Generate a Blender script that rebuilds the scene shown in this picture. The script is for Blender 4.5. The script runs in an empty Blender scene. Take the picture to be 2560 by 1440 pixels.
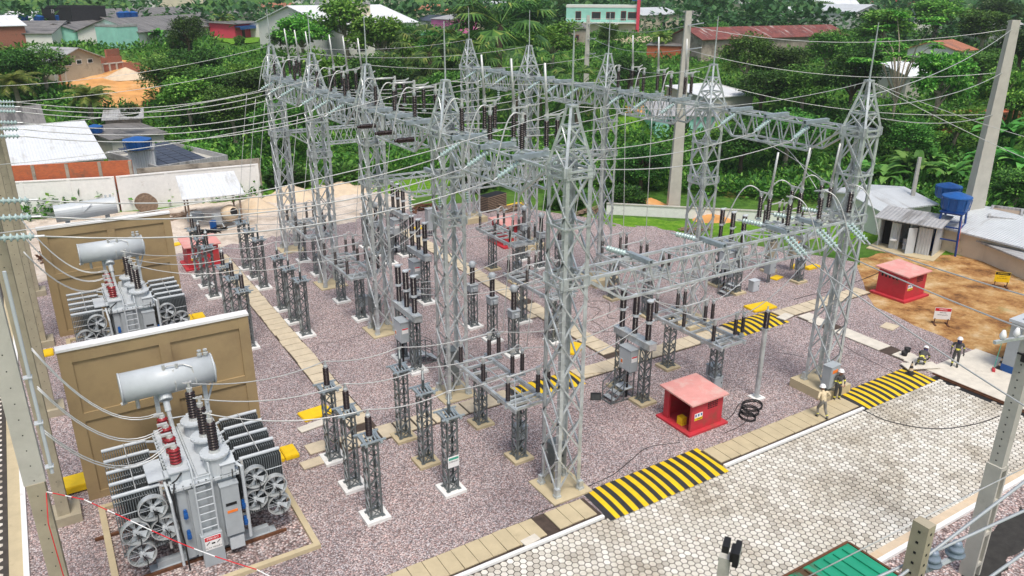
import bpy, bmesh, math, random
from mathutils import Vector as V, Matrix
R=math.radians; PI=math.pi
S=bpy.context.scene; COL=S.collection
rng=random.Random(7)
# ------------------------------------------------------------------ camera, sky, sun, exposure
CAMH=19.2; FPX=1939.32
PIT,ROLL,YAW=R(20.8412),R(-0.2151),R(31.8232)
fwd=V((math.sin(YAW)*math.cos(PIT),math.cos(YAW)*math.cos(PIT),-math.sin(PIT)))
rgt=V((math.cos(YAW),-math.sin(YAW),0)); dwn=fwd.cross(rgt)
r2=math.cos(ROLL)*rgt+math.sin(ROLL)*dwn; d2=-math.sin(ROLL)*rgt+math.cos(ROLL)*dwn
cd=bpy.data.cameras.new('camera'); cam=bpy.data.objects.new('camera',cd); COL.objects.link(cam)
cam.matrix_world=Matrix(((r2.x,-d2.x,-fwd.x,0),(r2.y,-d2.y,-fwd.y,0),(r2.z,-d2.z,-fwd.z,CAMH),(0,0,0,1)))
cd.sensor_width=36; cd.lens=FPX/2560*36; cd.clip_start=.1; cd.clip_end=9000; S.camera=cam
W=bpy.data.worlds.new('World'); S.world=W; W.use_nodes=True
wn=W.node_tree.nodes; sk=wn.new('ShaderNodeTexSky'); sk.sky_type='NISHITA'; sk.sun_disc=False
SUN_EL,SUN_AZ=R(64),R(195)
sk.sun_elevation=SUN_EL; sk.sun_rotation=SUN_AZ; sk.air_density=1.3; sk.dust_density=4; sk.ozone_density=.6
bg=wn['Background']; bg.inputs[1].default_value=.105; W.node_tree.links.new(sk.outputs[0],bg.inputs[0])
ld=bpy.data.lights.new('sun','SUN'); ld.energy=2.1; ld.angle=R(16); ld.color=(1,.95,.88)
sun=bpy.data.objects.new('sun',ld); COL.objects.link(sun)
sdir=V((math.sin(SUN_AZ)*math.cos(SUN_EL),math.cos(SUN_AZ)*math.cos(SUN_EL),math.sin(SUN_EL)))
sun.rotation_euler=sdir.to_track_quat('Z','Y').to_euler(); sun.location=(0,0,60)
S.view_settings.view_transform='Standard'; S.view_settings.look='None'; S.view_settings.exposure=.5; S.view_settings.gamma=1
S.render.engine='CYCLES'
# ------------------------------------------------------------------ terrain + pixel helper
PRO=[(0,0),(84,0),(104,1.6),(118,3.6),(143,6.6),(172,9),(245,11),(344,13),(600,15),(1000,32),(1700,85),(3200,190)]
def terr(x,y):
    d=math.hypot(x,y); z=PRO[-1][1]
    for (a,za),(b,zb) in zip(PRO,PRO[1:]):
        if d<b:
            t=(d-a)/(b-a); z=za+(zb-za)*t; break
    if d>95:
        k=min(1,(d-95)/60)
        z+=k*(.5*math.sin(x*.06+1)+.4*math.sin(y*.05))
    if d>400: z+=min(1,(d-400)/500)*(9*math.sin(x*.006+.5)+7*math.sin(y*.0047+x*.003))
    return z
def ray(px,py): return (r2*(px-1280)+d2*(py-720)+fwd*FPX)/FPX
def at(px,py,dz=0):
    v=ray(px,py); o=V((0,0,CAMH)); t=8.; pt=t
    while t<5000:
        p=o+v*t
        if p.z<terr(p.x,p.y)+dz: break
        pt=t; t*=1.02
    for _ in range(30):
        m=(t+pt)/2; p=o+v*m
        if p.z<terr(p.x,p.y)+dz: t=m
        else: pt=m
    return o+v*t
def depth(p): return (V(p)-V((0,0,CAMH))).dot(fwd)
# ------------------------------------------------------------------ materials
def newmat(n):
    m=bpy.data.materials.new(n); m.use_nodes=True; return m,m.node_tree,m.node_tree.nodes['Principled BSDF']
def nd(t,typ,**k):
    n=t.nodes.new(typ)
    for a,b in k.items(): setattr(n,a,b)
    return n
def ramp(t,fac,stops,interp='LINEAR'):
    r=nd(t,'ShaderNodeValToRGB'); r.color_ramp.interpolation=interp
    while len(r.color_ramp.elements)<len(stops): r.color_ramp.elements.new(.5)
    for e,(p,c) in zip(r.color_ramp.elements,stops): e.position=p; e.color=(*c,1)
    t.links.new(fac,r.inputs[0]); return r.outputs[0]
def coords(t,world=False):
    return nd(t,'ShaderNodeNewGeometry').outputs['Position'] if world else nd(t,'ShaderNodeTexCoord').outputs['Object']
def noise(t,co,s,det=4,rough=.6,out='Fac'):
    n=nd(t,'ShaderNodeTexNoise'); n.inputs['Scale'].default_value=s; n.inputs['Detail'].default_value=det; n.inputs['Roughness'].default_value=rough
    t.links.new(co,n.inputs['Vector']); return n.outputs[out]
def mix(t,fac,a,b,bl='MIX'):
    m=nd(t,'ShaderNodeMix',data_type='RGBA',blend_type=bl)
    for s,v in ((m.inputs[0],fac),(m.inputs[6],a),(m.inputs[7],b)):
        if isinstance(v,(int,float)): s.default_value=v
        elif isinstance(v,tuple): s.default_value=(*v,1)
        else: t.links.new(v,s)
    return m.outputs[2]
def bump(t,b,h,st=.3,d=.02):
    n=nd(t,'ShaderNodeBump'); n.inputs['Strength'].default_value=st; n.inputs['Distance'].default_value=d
    t.links.new(h,n.inputs['Height']); t.links.new(n.outputs[0],b.inputs['Normal'])
def mat(n,c,rough=.6,metal=0.,amt=.18,sc=3.,world=False,stain=None,bst=0.,spec=.4):
    m,t,b=newmat(n); co=coords(t,world)
    f=noise(t,co,sc,5,.65)
    lo=tuple(x*(1-amt) for x in c); hi=tuple(min(1,x*(1+amt)) for x in c)
    col=ramp(t,f,[(.3,lo),(.7,hi)])
    if stain:
        f2=noise(t,co,stain[1],6,.7); k=ramp(t,f2,[(stain[2],(0,0,0)),(min(1,stain[2]+.18),(1,1,1))]); col=mix(t,k,col,stain[0])
    t.links.new(col,b.inputs['Base Color']); b.inputs['Roughness'].default_value=rough; b.inputs['Metallic'].default_value=metal
    b.inputs['Specular IOR Level'].default_value=spec
    if bst: bump(t,b,noise(t,co,sc*6,4),bst,.01)
    return m
M={}
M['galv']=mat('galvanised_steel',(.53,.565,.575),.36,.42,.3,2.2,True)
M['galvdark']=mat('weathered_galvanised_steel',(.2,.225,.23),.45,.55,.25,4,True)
M['channel']=mat('blue_grey_channel',(.38,.44,.47),.4,.5,.15,4,True)
M['brown']=mat('brown_porcelain',(.022,.009,.008),.22,0,.3,6,spec=.6)
M['redporc']=mat('red_porcelain',(.28,.015,.02),.25,0,.25,6,spec=.6)
m,t,b=newmat('aqua_glass'); b.inputs['Base Color'].default_value=(.5,.75,.73,1); b.inputs['Roughness'].default_value=.12
b.inputs['Transmission Weight'].default_value=.25; M['glass']=m; b.inputs['Base Color'].default_value=(.55,.7,.69,1)
M['bluegrey']=mat('grey_porcelain',(.2,.25,.32),.3,0,.15,6)
M['wire']=mat('bare_aluminium_wire',(.55,.56,.55),.4,.3,.08,6)
M['black']=mat('black_rubber',(.012,.012,.013),.6,0,.3,6)
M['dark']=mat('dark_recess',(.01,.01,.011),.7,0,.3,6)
M['tgrey']=mat('transformer_grey_paint',(.36,.395,.42),.38,0,.07,2,True,((.36,.36,.35),2.2,.66))
M['tlight']=mat('pale_grey_paint',(.5,.54,.57),.38,0,.06,2,True,((.42,.42,.41),2.5,.68))
M['white']=mat('white_paint',(.78,.78,.77),.6,0,.06,3,True,((.5,.46,.42),1.3,.62))
M['whitepad']=mat('whitewashed_concrete',(.75,.75,.73),.8,0,.1,4,True,((.42,.38,.35),3.,.6))
M['tan']=mat('tan_wall_paint',(.36,.265,.14),.7,0,.06,.8,True,((.29,.21,.115),.5,.5))
M['tanlight']=mat('tan_concrete_paint',(.5,.42,.27),.75,0,.1,1.5,True,((.36,.3,.19),1.7,.6))
M['slab']=mat('cream_slab_concrete',(.56,.48,.35),.8,0,.12,2.2,True,((.38,.32,.23),1.6,.6),.25)
M['paleslab']=mat('pale_slab_concrete',(.62,.58,.5),.8,0,.12,2.2,True,((.42,.37,.3),1.9,.6),.25)
M['cpole']=mat('aged_concrete_pole',(.36,.32,.235),.85,0,.14,1.3,True,((.2,.175,.13),1.5,.58),.4)
M['cgrey']=mat('smooth_grey_concrete',(.47,.46,.41),.8,0,.1,1.2,True,((.33,.31,.27),1.1,.6),.3)
M['red']=mat('red_wall_paint',(.5,.035,.05),.6,0,.1,2,True,((.3,.07,.05),1.3,.52))
M['pinkroof']=mat('faded_pink_roof',(.66,.3,.27),.7,0,.08,1.2,True,((.62,.42,.37),1.1,.48),.2)
M['yellow']=mat('yellow_paint',(.78,.52,.01),.55,0,.1,3,True,((.5,.36,.05),4.,.66))
M['hblack']=mat('worn_black_paint',(.03,.03,.032),.6,0,.3,3,True,((.16,.15,.13),4.,.64))
M['blue']=mat('blue_plastic',(.01,.09,.32),.4,0,.15,3)
M['bluedk']=mat('blue_enamel',(.012,.05,.22),.4,0,.15,3)
M['rustwood']=mat('weathered_wood',(.24,.17,.12),.85,0,.35,6,True)
M['rust']=mat('rusty_iron',(.14,.06,.03),.8,.2,.4,6,True)
M['orange']=mat('orange_paint',(.8,.2,.03),.5)
M['skin']=mat('skin',(.3,.16,.1),.5,0,.08,20)
M['uniform']=mat('charcoal_uniform',(.07,.07,.068),.85,0,.2,14)
M['trouser']=mat('grey_trousers',(.2,.19,.17),.85,0,.2,14)
M['shirt']=mat('cream_shirt',(.66,.55,.36),.85,0,.12,14)
M['reflect']=mat('reflective_band',(.8,.75,.12),.4)
M['boot']=mat('black_boot',(.02,.018,.016),.6)
M['purple']=mat('navy_hood',(.03,.025,.09),.8)
M['helmet']=mat('white_helmet',(.82,.82,.82),.3)
M['signwhite']=mat('sign_white',(.8,.8,.8),.5,0,.03)
M['signred']=mat('sign_red',(.6,.02,.03),.5,0,.05)
M['signgreen']=mat('sign_green',(.05,.35,.25),.5,0,.05)
M['ink']=mat('sign_ink',(.015,.015,.015),.6,0,.05)
M['asphalt']=mat('dark_tar',(.035,.033,.03),.9,0,.3,3,True,None,.6)
M['sandpile']=mat('pale_sand',(.62,.5,.36),.95,0,.15,1.2,True,((.5,.34,.18),.6,.55),.5)
M['osand']=mat('orange_sand',(.6,.3,.1),.95,0,.25,.35,True,((.7,.48,.25),.25,.5),.7)
M['teal']=mat('turquoise_plaster',(.3,.62,.52),.8,0,.1,.7,True,((.5,.6,.55),.6,.62))
M['cream']=mat('cream_plaster',(.62,.55,.43),.8,0,.1,.7,True,((.38,.33,.26),.9,.6))
M['beige']=mat('stained_beige_plaster',(.42,.37,.28),.85,0,.12,.7,True,((.2,.18,.14),.7,.55))
M['pink']=mat('pink_plaster',(.75,.2,.45),.8,0,.06,1,True)
M['crimson']=mat('crimson_plaster',(.6,.06,.1),.7,0,.06,1,True)
M['wplaster']=mat('white_plaster',(.7,.69,.66),.8,0,.06,.8,True,((.5,.46,.4),.8,.6))
M['mould']=mat('mouldy_concrete_wall',(.33,.29,.24),.9,0,.25,.9,True,((.13,.11,.09),.6,.5),.3)
M['pane']=mat('dark_window_glass',(.03,.035,.04),.15,0,.3,3,spec=.7)
M['shutter']=mat('red_shutter',(.3,.04,.04),.6)
M['bark']=mat('pale_bark',(.34,.29,.22),.9,0,.3,4,True)
M['barkdk']=mat('dark_bark',(.1,.075,.05),.9,0,.3,4,True)
M['solar']=mat('solar_cells',(.06,.07,.1),.4,.2,.2,3,spec=.5)
M['fin']=mat('radiator_fin_gap_shade',(.14,.16,.17),.5,0,.1,3)  # fin grey darkened: the shade in the gaps between fins is in the colour
def corr(n,c,stain=None,amt=.1,sp=22.):
    m,t,b=newmat(n); co=coords(t); f=noise(t,co,.9,5,.7)
    col=ramp(t,f,[(.3,tuple(x*(1-amt) for x in c)),(.7,tuple(min(1,x*(1+amt)) for x in c))])
    sx=nd(t,'ShaderNodeSeparateXYZ'); t.links.new(co,sx.inputs[0])
    if stain:
        mp=nd(t,'ShaderNodeMapping'); mp.inputs['Scale'].default_value=(1,.18,.18); t.links.new(co,mp.inputs[0])
        k=ramp(t,noise(t,mp.outputs[0],1.1,5,.7),[(stain[1],(0,0,0)),(stain[1]+.12,(1,1,1))]); col=mix(t,k,col,stain[0])
    t.links.new(col,b.inputs['Base Color']); b.inputs['Roughness'].default_value=.55; b.inputs['Metallic'].default_value=.1
    w=nd(t,'ShaderNodeMath',operation='SINE'); k2=nd(t,'ShaderNodeMath',operation='MULTIPLY'); k2.inputs[1].default_value=sp
    t.links.new(sx.outputs[0],k2.inputs[0]); t.links.new(k2.outputs[0],w.inputs[0]); bump(t,b,w.outputs[0],.6,.03); return m
M['rwhite']=corr('white_metal_roof',(.74,.76,.78),((.6,.6,.58),.55),.05)
M['rgrey']=corr('grey_fibre_cement_roof',(.2,.19,.18),((.1,.095,.09),.5),.25)
M['rmid']=corr('mid_grey_roof',(.4,.4,.4),((.24,.23,.22),.52),.15)
M['rsilver']=corr('silver_metal_roof',(.55,.58,.6),((.4,.4,.4),.56),.08,30.)
M['rrust']=corr('rusty_red_roof',(.2,.055,.04),((.5,.46,.42),.56),.45)
M['rtile']=corr('clay_tile_roof',(.42,.16,.08),((.25,.12,.08),.5),.2)
M['rgreen']=corr('green_painted_metal',(.015,.3,.17),((.1,.06,.03),.5),.15,6.)
def brick(n,c1,c2,mo,sc,world=False):
    m,t,b=newmat(n); co=coords(t); mp=nd(t,'ShaderNodeMapping'); mp.inputs['Rotation'].default_value=(R(90),0,0); t.links.new(co,mp.inputs[0])
    sx=nd(t,'ShaderNodeSeparateXYZ'); t.links.new(co,sx.inputs[0]); cb=nd(t,'ShaderNodeCombineXYZ')
    ad=nd(t,'ShaderNodeMath',operation='ADD'); t.links.new(sx.outputs[0],ad.inputs[0]); t.links.new(sx.outputs[1],ad.inputs[1])
    t.links.new(ad.outputs[0],cb.inputs[0]); t.links.new(sx.outputs[2],cb.inputs[1])
    k=nd(t,'ShaderNodeTexBrick'); k.inputs['Scale'].default_value=sc; k.inputs['Color1'].default_value=(*c1,1); k.inputs['Color2'].default_value=(*c2,1); k.inputs['Mortar'].default_value=(*mo,1)
    k.inputs['Mortar Size'].default_value=.02; k.inputs['Bias'].default_value=-.25; t.links.new(cb.outputs[0],k.inputs['Vector'])
    col=mix(t,ramp(t,noise(t,co,.7,6,.7),[(.55,(0,0,0)),(.72,(1,1,1))]),k.outputs['Color'],(.12,.09,.06)); t.links.new(col,b.inputs['Base Color'])
    b.inputs['Roughness'].default_value=.9; return m
M['brick']=brick('orange_brick',(.55,.13,.04),(.4,.09,.035),(.2,.14,.1),2.6)
M['brick2']=brick('dull_red_brick',(.34,.1,.06),(.27,.08,.05),(.3,.24,.18),2.6)
# gravel: pinkish grey crushed stone
def gravel(n,cs,sc):
    m,t,b=newmat(n); co=coords(t,True)
    vo=nd(t,'ShaderNodeTexVoronoi'); vo.inputs['Scale'].default_value=sc; t.links.new(co,vo.inputs['Vector'])
    sx=nd(t,'ShaderNodeSeparateColor'); t.links.new(vo.outputs['Color'],sx.inputs[0])
    col=ramp(t,sx.outputs[0],[(0,cs[0]),(.35,cs[1]),(.7,cs[2]),(1,cs[3])])
    hue=ramp(t,sx.outputs[1],[(0,(1.12,.95,.93)),(.5,(1,1,1)),(1,(.92,.98,1.04))]); col=mix(t,1.,col,hue,'MULTIPLY')
    gap=ramp(t,vo.outputs['Distance'],[(.42,(1,1,1)),(.68,(.42,.39,.39))]); col=mix(t,1.,col,gap,'MULTIPLY')
    big=ramp(t,noise(t,co,.16,5,.65),[(.33,(.72,.72,.74)),(.5,(1,1,1)),(.68,(1.14,1.11,1.08))]); col=mix(t,1.,col,big,'MULTIPLY')
    d_=ramp(t,noise(t,co,.55,5,.7,'Color'),[(.6,(0,0,0)),(.78,(.5,.5,.5))]); col=mix(t,d_,col,(.3,.235,.19))
    t.links.new(col,b.inputs['Base Color']); b.inputs['Roughness'].default_value=.95; b.inputs['Specular IOR Level'].default_value=.15
    bump(t,b,vo.outputs['Distance'],.8,.04); return m
M['gravel']=gravel('pinkish_grey_gravel',[(.24,.2,.197),(.385,.325,.317),(.51,.44,.43),(.68,.605,.595)],17.)
M['gravel2']=gravel('pit_gravel',[(.22,.175,.165),(.4,.33,.31),(.54,.46,.44),(.74,.66,.62)],12.)
def hexm():
    m,t,b=newmat('hexagonal_concrete_paver'); g=nd(t,'ShaderNodeNewGeometry'); co=g.outputs['Position']
    col=ramp(t,g.outputs['Random Per Island'],[(0,(.4,.375,.33)),(.25,(.52,.495,.44)),(.7,(.6,.57,.51)),(1,(.7,.68,.62))])
    dirt=ramp(t,noise(t,co,.35,5,.65),[(.46,(1,1,1)),(.66,(.68,.65,.6))]); col=mix(t,1.,col,dirt,'MULTIPLY')
    d2_=ramp(t,noise(t,co,.62,6,.7),[(.66,(0,0,0)),(.76,(1,1,1))]); col=mix(t,d2_,col,(.3,.2,.12))
    oil=ramp(t,noise(t,co,.5,4,.7,'Color'),[(.66,(0,0,0)),(.8,(.8,.8,.8))]); col=mix(t,oil,col,(.16,.15,.14))
    col=mix(t,.35,col,ramp(t,noise(t,co,14,4,.7),[(.3,(.45,.43,.4)),(.7,(.9,.88,.84))]),'OVERLAY')
    t.links.new(col,b.inputs['Base Color']); b.inputs['Roughness'].default_value=.9; return m
M['hex']=hexm()
M['joint']=mat('dark_paving_joint',(.06,.052,.045),.95,0,.3,2,True)
def earth():
    m,t,b=newmat('grass_and_earth'); co=coords(t,True)
    c=ramp(t,noise(t,co,.9,6,.75),[(.3,(.02,.06,.008)),(.5,(.06,.15,.02)),(.7,(.12,.24,.035))])
    lg=ramp(t,noise(t,co,.018,4,.6),[(.5,(0,0,0)),(.62,(1,1,1))]); c=mix(t,lg,c,(.14,.24,.05))
    k=ramp(t,noise(t,co,.06,5,.7),[(.64,(0,0,0)),(.72,(1,1,1))]); c=mix(t,k,c,(.45,.24,.1))
    t.links.new(c,b.inputs['Base Color']); b.inputs['Roughness'].default_value=.95; b.inputs['Specular IOR Level'].default_value=.1
    bump(t,b,noise(t,co,3.,5,.8),1.,.15); return m
M['earth']=earth()
def grassm(n,a,b_,c_):
    m,t,b=newmat(n); co=coords(t,True)
    c=ramp(t,noise(t,co,1.4,6,.8),[(.3,a),(.5,b_),(.7,c_)]); t.links.new(c,b.inputs['Base Color']); b.inputs['Roughness'].default_value=.95
    b.inputs['Specular IOR Level'].default_value=.1; bump(t,b,noise(t,co,9,4,.8),1.,.08); return m
M['lawn']=grassm('bright_lawn',(.05,.15,.01),(.12,.27,.02),(.24,.37,.05))
M['rough']=grassm('rough_grass',(.05,.11,.015),(.12,.2,.03),(.26,.22,.07))
def dirtm():
    m,t,b=newmat('orange_earth'); co=coords(t,True)
    c=ramp(t,noise(t,co,.45,7,.72),[(.36,(.17,.07,.02)),(.45,(.42,.2,.06)),(.54,(.6,.35,.13)),(.66,(.76,.57,.33))])
    c=mix(t,ramp(t,noise(t,co,.17,4,.6),[(.6,(0,0,0)),(.7,(.75,.75,.75))]),c,(.2,.22,.05))
    t.links.new(c,b.inputs['Base Color']); b.inputs['Roughness'].default_value=.95; bump(t,b,noise(t,co,.8,8,.75),1.,.5); return m
M['dirt']=dirtm()
def wsand():
    m,t,b=newmat('trodden_pale_sand'); co=coords(t,True)
    c=ramp(t,noise(t,co,.5,7,.7),[(.3,(.34,.27,.2)),(.5,(.58,.5,.42)),(.65,(.72,.64,.55)),(.8,(.55,.36,.2))])
    t.links.new(c,b.inputs['Base Color']); b.inputs['Roughness'].default_value=.95; bump(t,b,noise(t,co,1.5,7,.75),.8,.2); return m
M['wsand']=wsand()
def leafm(n,cs):
    m,t,b=newmat(n); g=nd(t,'ShaderNodeNewGeometry'); oi=nd(t,'ShaderNodeObjectInfo')
    col=ramp(t,g.outputs['Random Per Island'],[(0,cs[0]),(.45,cs[1]),(.8,cs[2]),(1,cs[3])])
    h=nd(t,'ShaderNodeHueSaturation'); mr=nd(t,'ShaderNodeMapRange'); mr.inputs[3].default_value=.75; mr.inputs[4].default_value=1.3
    t.links.new(oi.outputs['Random'],mr.inputs[0]); t.links.new(mr.outputs[0],h.inputs['Value']); t.links.new(col,h.inputs['Color'])
    mh=nd(t,'ShaderNodeMapRange'); mh.inputs[3].default_value=.485; mh.inputs[4].default_value=.525; t.links.new(oi.outputs['Random'],mh.inputs[0]); t.links.new(mh.outputs[0],h.inputs['Hue'])
    t.links.new(h.outputs[0],b.inputs['Base Color']); b.inputs['Roughness'].default_value=.55; b.inputs['Specular IOR Level'].default_value=.3
    tr=nd(t,'ShaderNodeBsdfTranslucent'); t.links.new(h.outputs[0],tr.inputs[0]); mx=nd(t,'ShaderNodeMixShader'); mx.inputs[0].default_value=.25
    o=t.nodes['Material Output']; t.links.new(b.outputs[0],mx.inputs[1]); t.links.new(tr.outputs[0],mx.inputs[2]); t.links.new(mx.outputs[0],o.inputs[0]); return m
M['leafd']=leafm('dark_broad_leaf',[(0.0125, 0.0438, 0.0075), (0.0375, 0.1063, 0.015), (0.0688, 0.175, 0.025), (0.125, 0.25, 0.0375)])
M['leafm']=leafm('mid_broad_leaf',[(0.0203, 0.0743, 0.0108), (0.0675, 0.189, 0.0243), (0.1215, 0.2835, 0.0405), (0.216, 0.405, 0.0675)])
M['leafl']=leafm('light_leaf',[(0.0375, 0.125, 0.015), (0.1125, 0.275, 0.0312), (0.2, 0.4, 0.0562), (0.325, 0.525, 0.0875)])
M['leafy']=leafm('yellow_green_palm',[(.04,.08,.01),(.12,.2,.025),(.22,.28,.05),(.38,.36,.1)])
M['leafp']=leafm('fan_palm_leaf',[(0.0165, 0.0495, 0.0088), (0.055, 0.121, 0.0198), (0.11, 0.198, 0.033), (0.264, 0.286, 0.066)])
M['leafb']=leafm('banana_leaf',[(.04,.14,.02),(.09,.26,.04),(.16,.36,.07),(.27,.45,.1)])
M['weed']=leafm('undergrowth_leaf',[(0.0168, 0.063, 0.0084), (0.056, 0.168, 0.0196), (0.119, 0.28, 0.035), (0.252, 0.42, 0.063)])
M['far']=leafm('distant_leaf',[(0.023, 0.069, 0.023), (0.046, 0.115, 0.0345), (0.069, 0.161, 0.046), (0.115, 0.207, 0.0575)])
# ------------------------------------------------------------------ mesh builder
class MB:
    def __init__(s): s.v=[]; s.f=[]; s.m=[]; s.k=0
    def add(s,vs,fs,k=None):
        o=len(s.v); s.v+=[tuple(p) for p in vs]; s.f+=[tuple(i+o for i in f) for f in fs]; s.m+=[s.k if k is None else k]*len(fs)
    def box(s,c,d,rot=None,k=None):
        x,y,z=(q/2 for q in d); vs=[V((a*x,b*y,e*z)) for e in (-1,1) for b in (-1,1) for a in (-1,1)]
        if rot is not None: vs=[rot@p for p in vs]
        c=V(c); s.add([p+c for p in vs],[(0,2,3,1),(4,5,7,6),(0,1,5,4),(2,6,7,3),(0,4,6,2),(1,3,7,5)],k)
    def bb(s,x0,x1,y0,y1,z0,z1,k=None): s.box(((x0+x1)/2,(y0+y1)/2,(z0+z1)/2),(x1-x0,y1-y0,z1-z0),None,k)
    def frame(s,a,b):
        w=(V(b)-V(a)).normalized(); u=w.cross(V((0,0,1)))
        if u.length<1e-3: u=V((1,0,0))
        u.normalize(); return w,u,w.cross(u)
    def bar(s,a,b,w,h=None,k=None):
        h=h or w; a=V(a); b=V(b); n,u,v=s.frame(a,b)
        q=[(-w/2,-h/2),(w/2,-h/2),(w/2,h/2),(-w/2,h/2)]
        s.add([e+u*x+v*y for e in (a,b) for x,y in q],[(0,1,5,4),(1,2,6,5),(2,3,7,6),(3,0,4,7),(3,2,1,0),(4,5,6,7)],k)
    def tube(s,ps,r,n=6,k=None,cap=True):
        ps=[V(p) for p in ps]; rs=r if isinstance(r,(list,tuple)) else [r]*len(ps); vs=[]
        w,u,v=s.frame(ps[0],ps[1])
        for i,p in enumerate(ps):
            t=(ps[min(i+1,len(ps)-1)]-ps[max(i-1,0)]).normalized(); u=(u-t*u.dot(t)).normalized(); v=t.cross(u)
            vs+=[p+(u*math.cos(2*PI*j/n)+v*math.sin(2*PI*j/n))*rs[i] for j in range(n)]
        fs=[(i*n+j,i*n+(j+1)%n,(i+1)*n+(j+1)%n,(i+1)*n+j) for i in range(len(ps)-1) for j in range(n)]
        if cap: fs+=[tuple(range(n-1,-1,-1)),tuple(range((len(ps)-1)*n,len(ps)*n))]
        s.add(vs,fs,k)
    def cyl(s,a,b,r,r1=None,n=12,k=None): s.tube([a,b],[r,r if r1 is None else r1],n,k)
    def lathe(s,prof,n=12,o=(0,0,0),k=None):
        o=V(o); vs=[o+V((math.cos(2*PI*j/n)*r,math.sin(2*PI*j/n)*r,z)) for z,r in prof for j in range(n)]
        L=len(prof); fs=[(i*n+j,i*n+(j+1)%n,(i+1)*n+(j+1)%n,(i+1)*n+j) for i in range(L-1) for j in range(n)]
        fs+=[tuple(range(n-1,-1,-1)),tuple(range((L-1)*n,L*n))]; s.add(vs,fs,k)
    def quad(s,*p,k=None): s.add(p,[tuple(range(len(p)))],k)
    def mesh(s,name,ms,smooth=False):
        me=bpy.data.meshes.new(name); me.from_pydata(s.v,[],s.f)
        for x in (ms if isinstance(ms,(list,tuple)) else [ms]): me.materials.append(M[x] if isinstance(x,str) else x)
        if isinstance(ms,(list,tuple)): me.polygons.foreach_set('material_index',s.m)
        if smooth: me.polygons.foreach_set('use_smooth',[True]*len(s.f))
        me.update(); return me
    def build(s,name,ms,parent=None,smooth=False,loc=None,label=None):
        o=bpy.data.objects.new(name,s.mesh(name,ms,smooth)); COL.objects.link(o)
        if parent: o.parent=parent
        if loc is not None: o.location=loc
        if label: o['label']=label
        return o
def tag(o,label,cat,group=None,kind='thing'):
    o['label']=label; o['category']=cat
    if group: o['group']=group
    if kind: o['kind']=kind
    return o
def thing(name,label,cat,loc=(0,0,0),rz=0,group=None):
    o=bpy.data.objects.new(name,None); o.empty_display_size=.2; COL.objects.link(o); o.location=loc; o.rotation_euler=(0,0,rz)
    return tag(o,label,cat,group)
def dup(r,loc,rz=None,label=None,group=None,scale=None,rot=None):
    def cp(o,p):
        c=o.copy(); COL.objects.link(c); c.parent=p
        for ch in o.children: cp(ch,c)
        return c
    c=cp(r,None); c.location=loc
    if rz is not None: c.rotation_euler=(0,0,rz)
    if rot is not None: c.rotation_euler=rot
    if label: c['label']=label
    if group: c['group']=group
    if scale: c.scale=(scale,)*3 if isinstance(scale,(int,float)) else scale
    return c
def structure(mb,name,ms,loc=None):
    o=mb.build(name,ms,None,False,loc); o['kind']='structure'; return o
class Proto:   # first placement uses the prototype itself, later ones copy it
    def __init__(s,root): s.r=root; s.used=False
    def put(s,loc,rz=0,label=None,group=None,scale=None,rot=None):
        if s.used: return dup(s.r,loc,rz,label,group,scale,rot)
        s.used=True; o=s.r; o.location=loc; o.rotation_euler=rot if rot is not None else (0,0,rz)
        if label: o['label']=label
        if group: o['group']=group
        if scale: o.scale=(scale,)*3 if isinstance(scale,(int,float)) else scale
        return o
def text(parent,s,size,loc,rot,m='ink',name='lettering',align='CENTER'):
    c=bpy.data.curves.new(name,'FONT'); c.body=s; c.size=size; c.align_x=align; c.align_y='CENTER'; c.resolution_u=1; c.extrude=.002
    o=bpy.data.objects.new(name,c); COL.objects.link(o); dg=bpy.context.evaluated_depsgraph_get()
    me=bpy.data.meshes.new_from_object(o.evaluated_get(dg)); bpy.data.objects.remove(o); me.materials.clear(); me.materials.append(M[m])
    q=bpy.data.objects.new(name,me); COL.objects.link(q); q.parent=parent; q.location=loc; q.rotation_euler=rot; return q
ORD3=['nearest','middle','farthest']
def sag(a,b,s,n=12): 
    a=V(a); b=V(b); return [a.lerp(b,i/n)-V((0,0,4*s*(i/n)*(1-i/n))) for i in range(n+1)]
def wire(a,b,s,label,name='conductor',r=.022,m='wire',group='overhead conductors',cat='wire',n=12,ps=None):
    q=MB(); q.tube(ps or sag(a,b,s,n),r,5); return tag(q.build(name,m,None,True),label,cat,group)
def arc(a,b,hgt,n=10):
    a=V(a); b=V(b); return [a.lerp(b,i/n)+V((0,0,hgt*math.sin(PI*i/n))) for i in range(n+1)]
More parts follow.
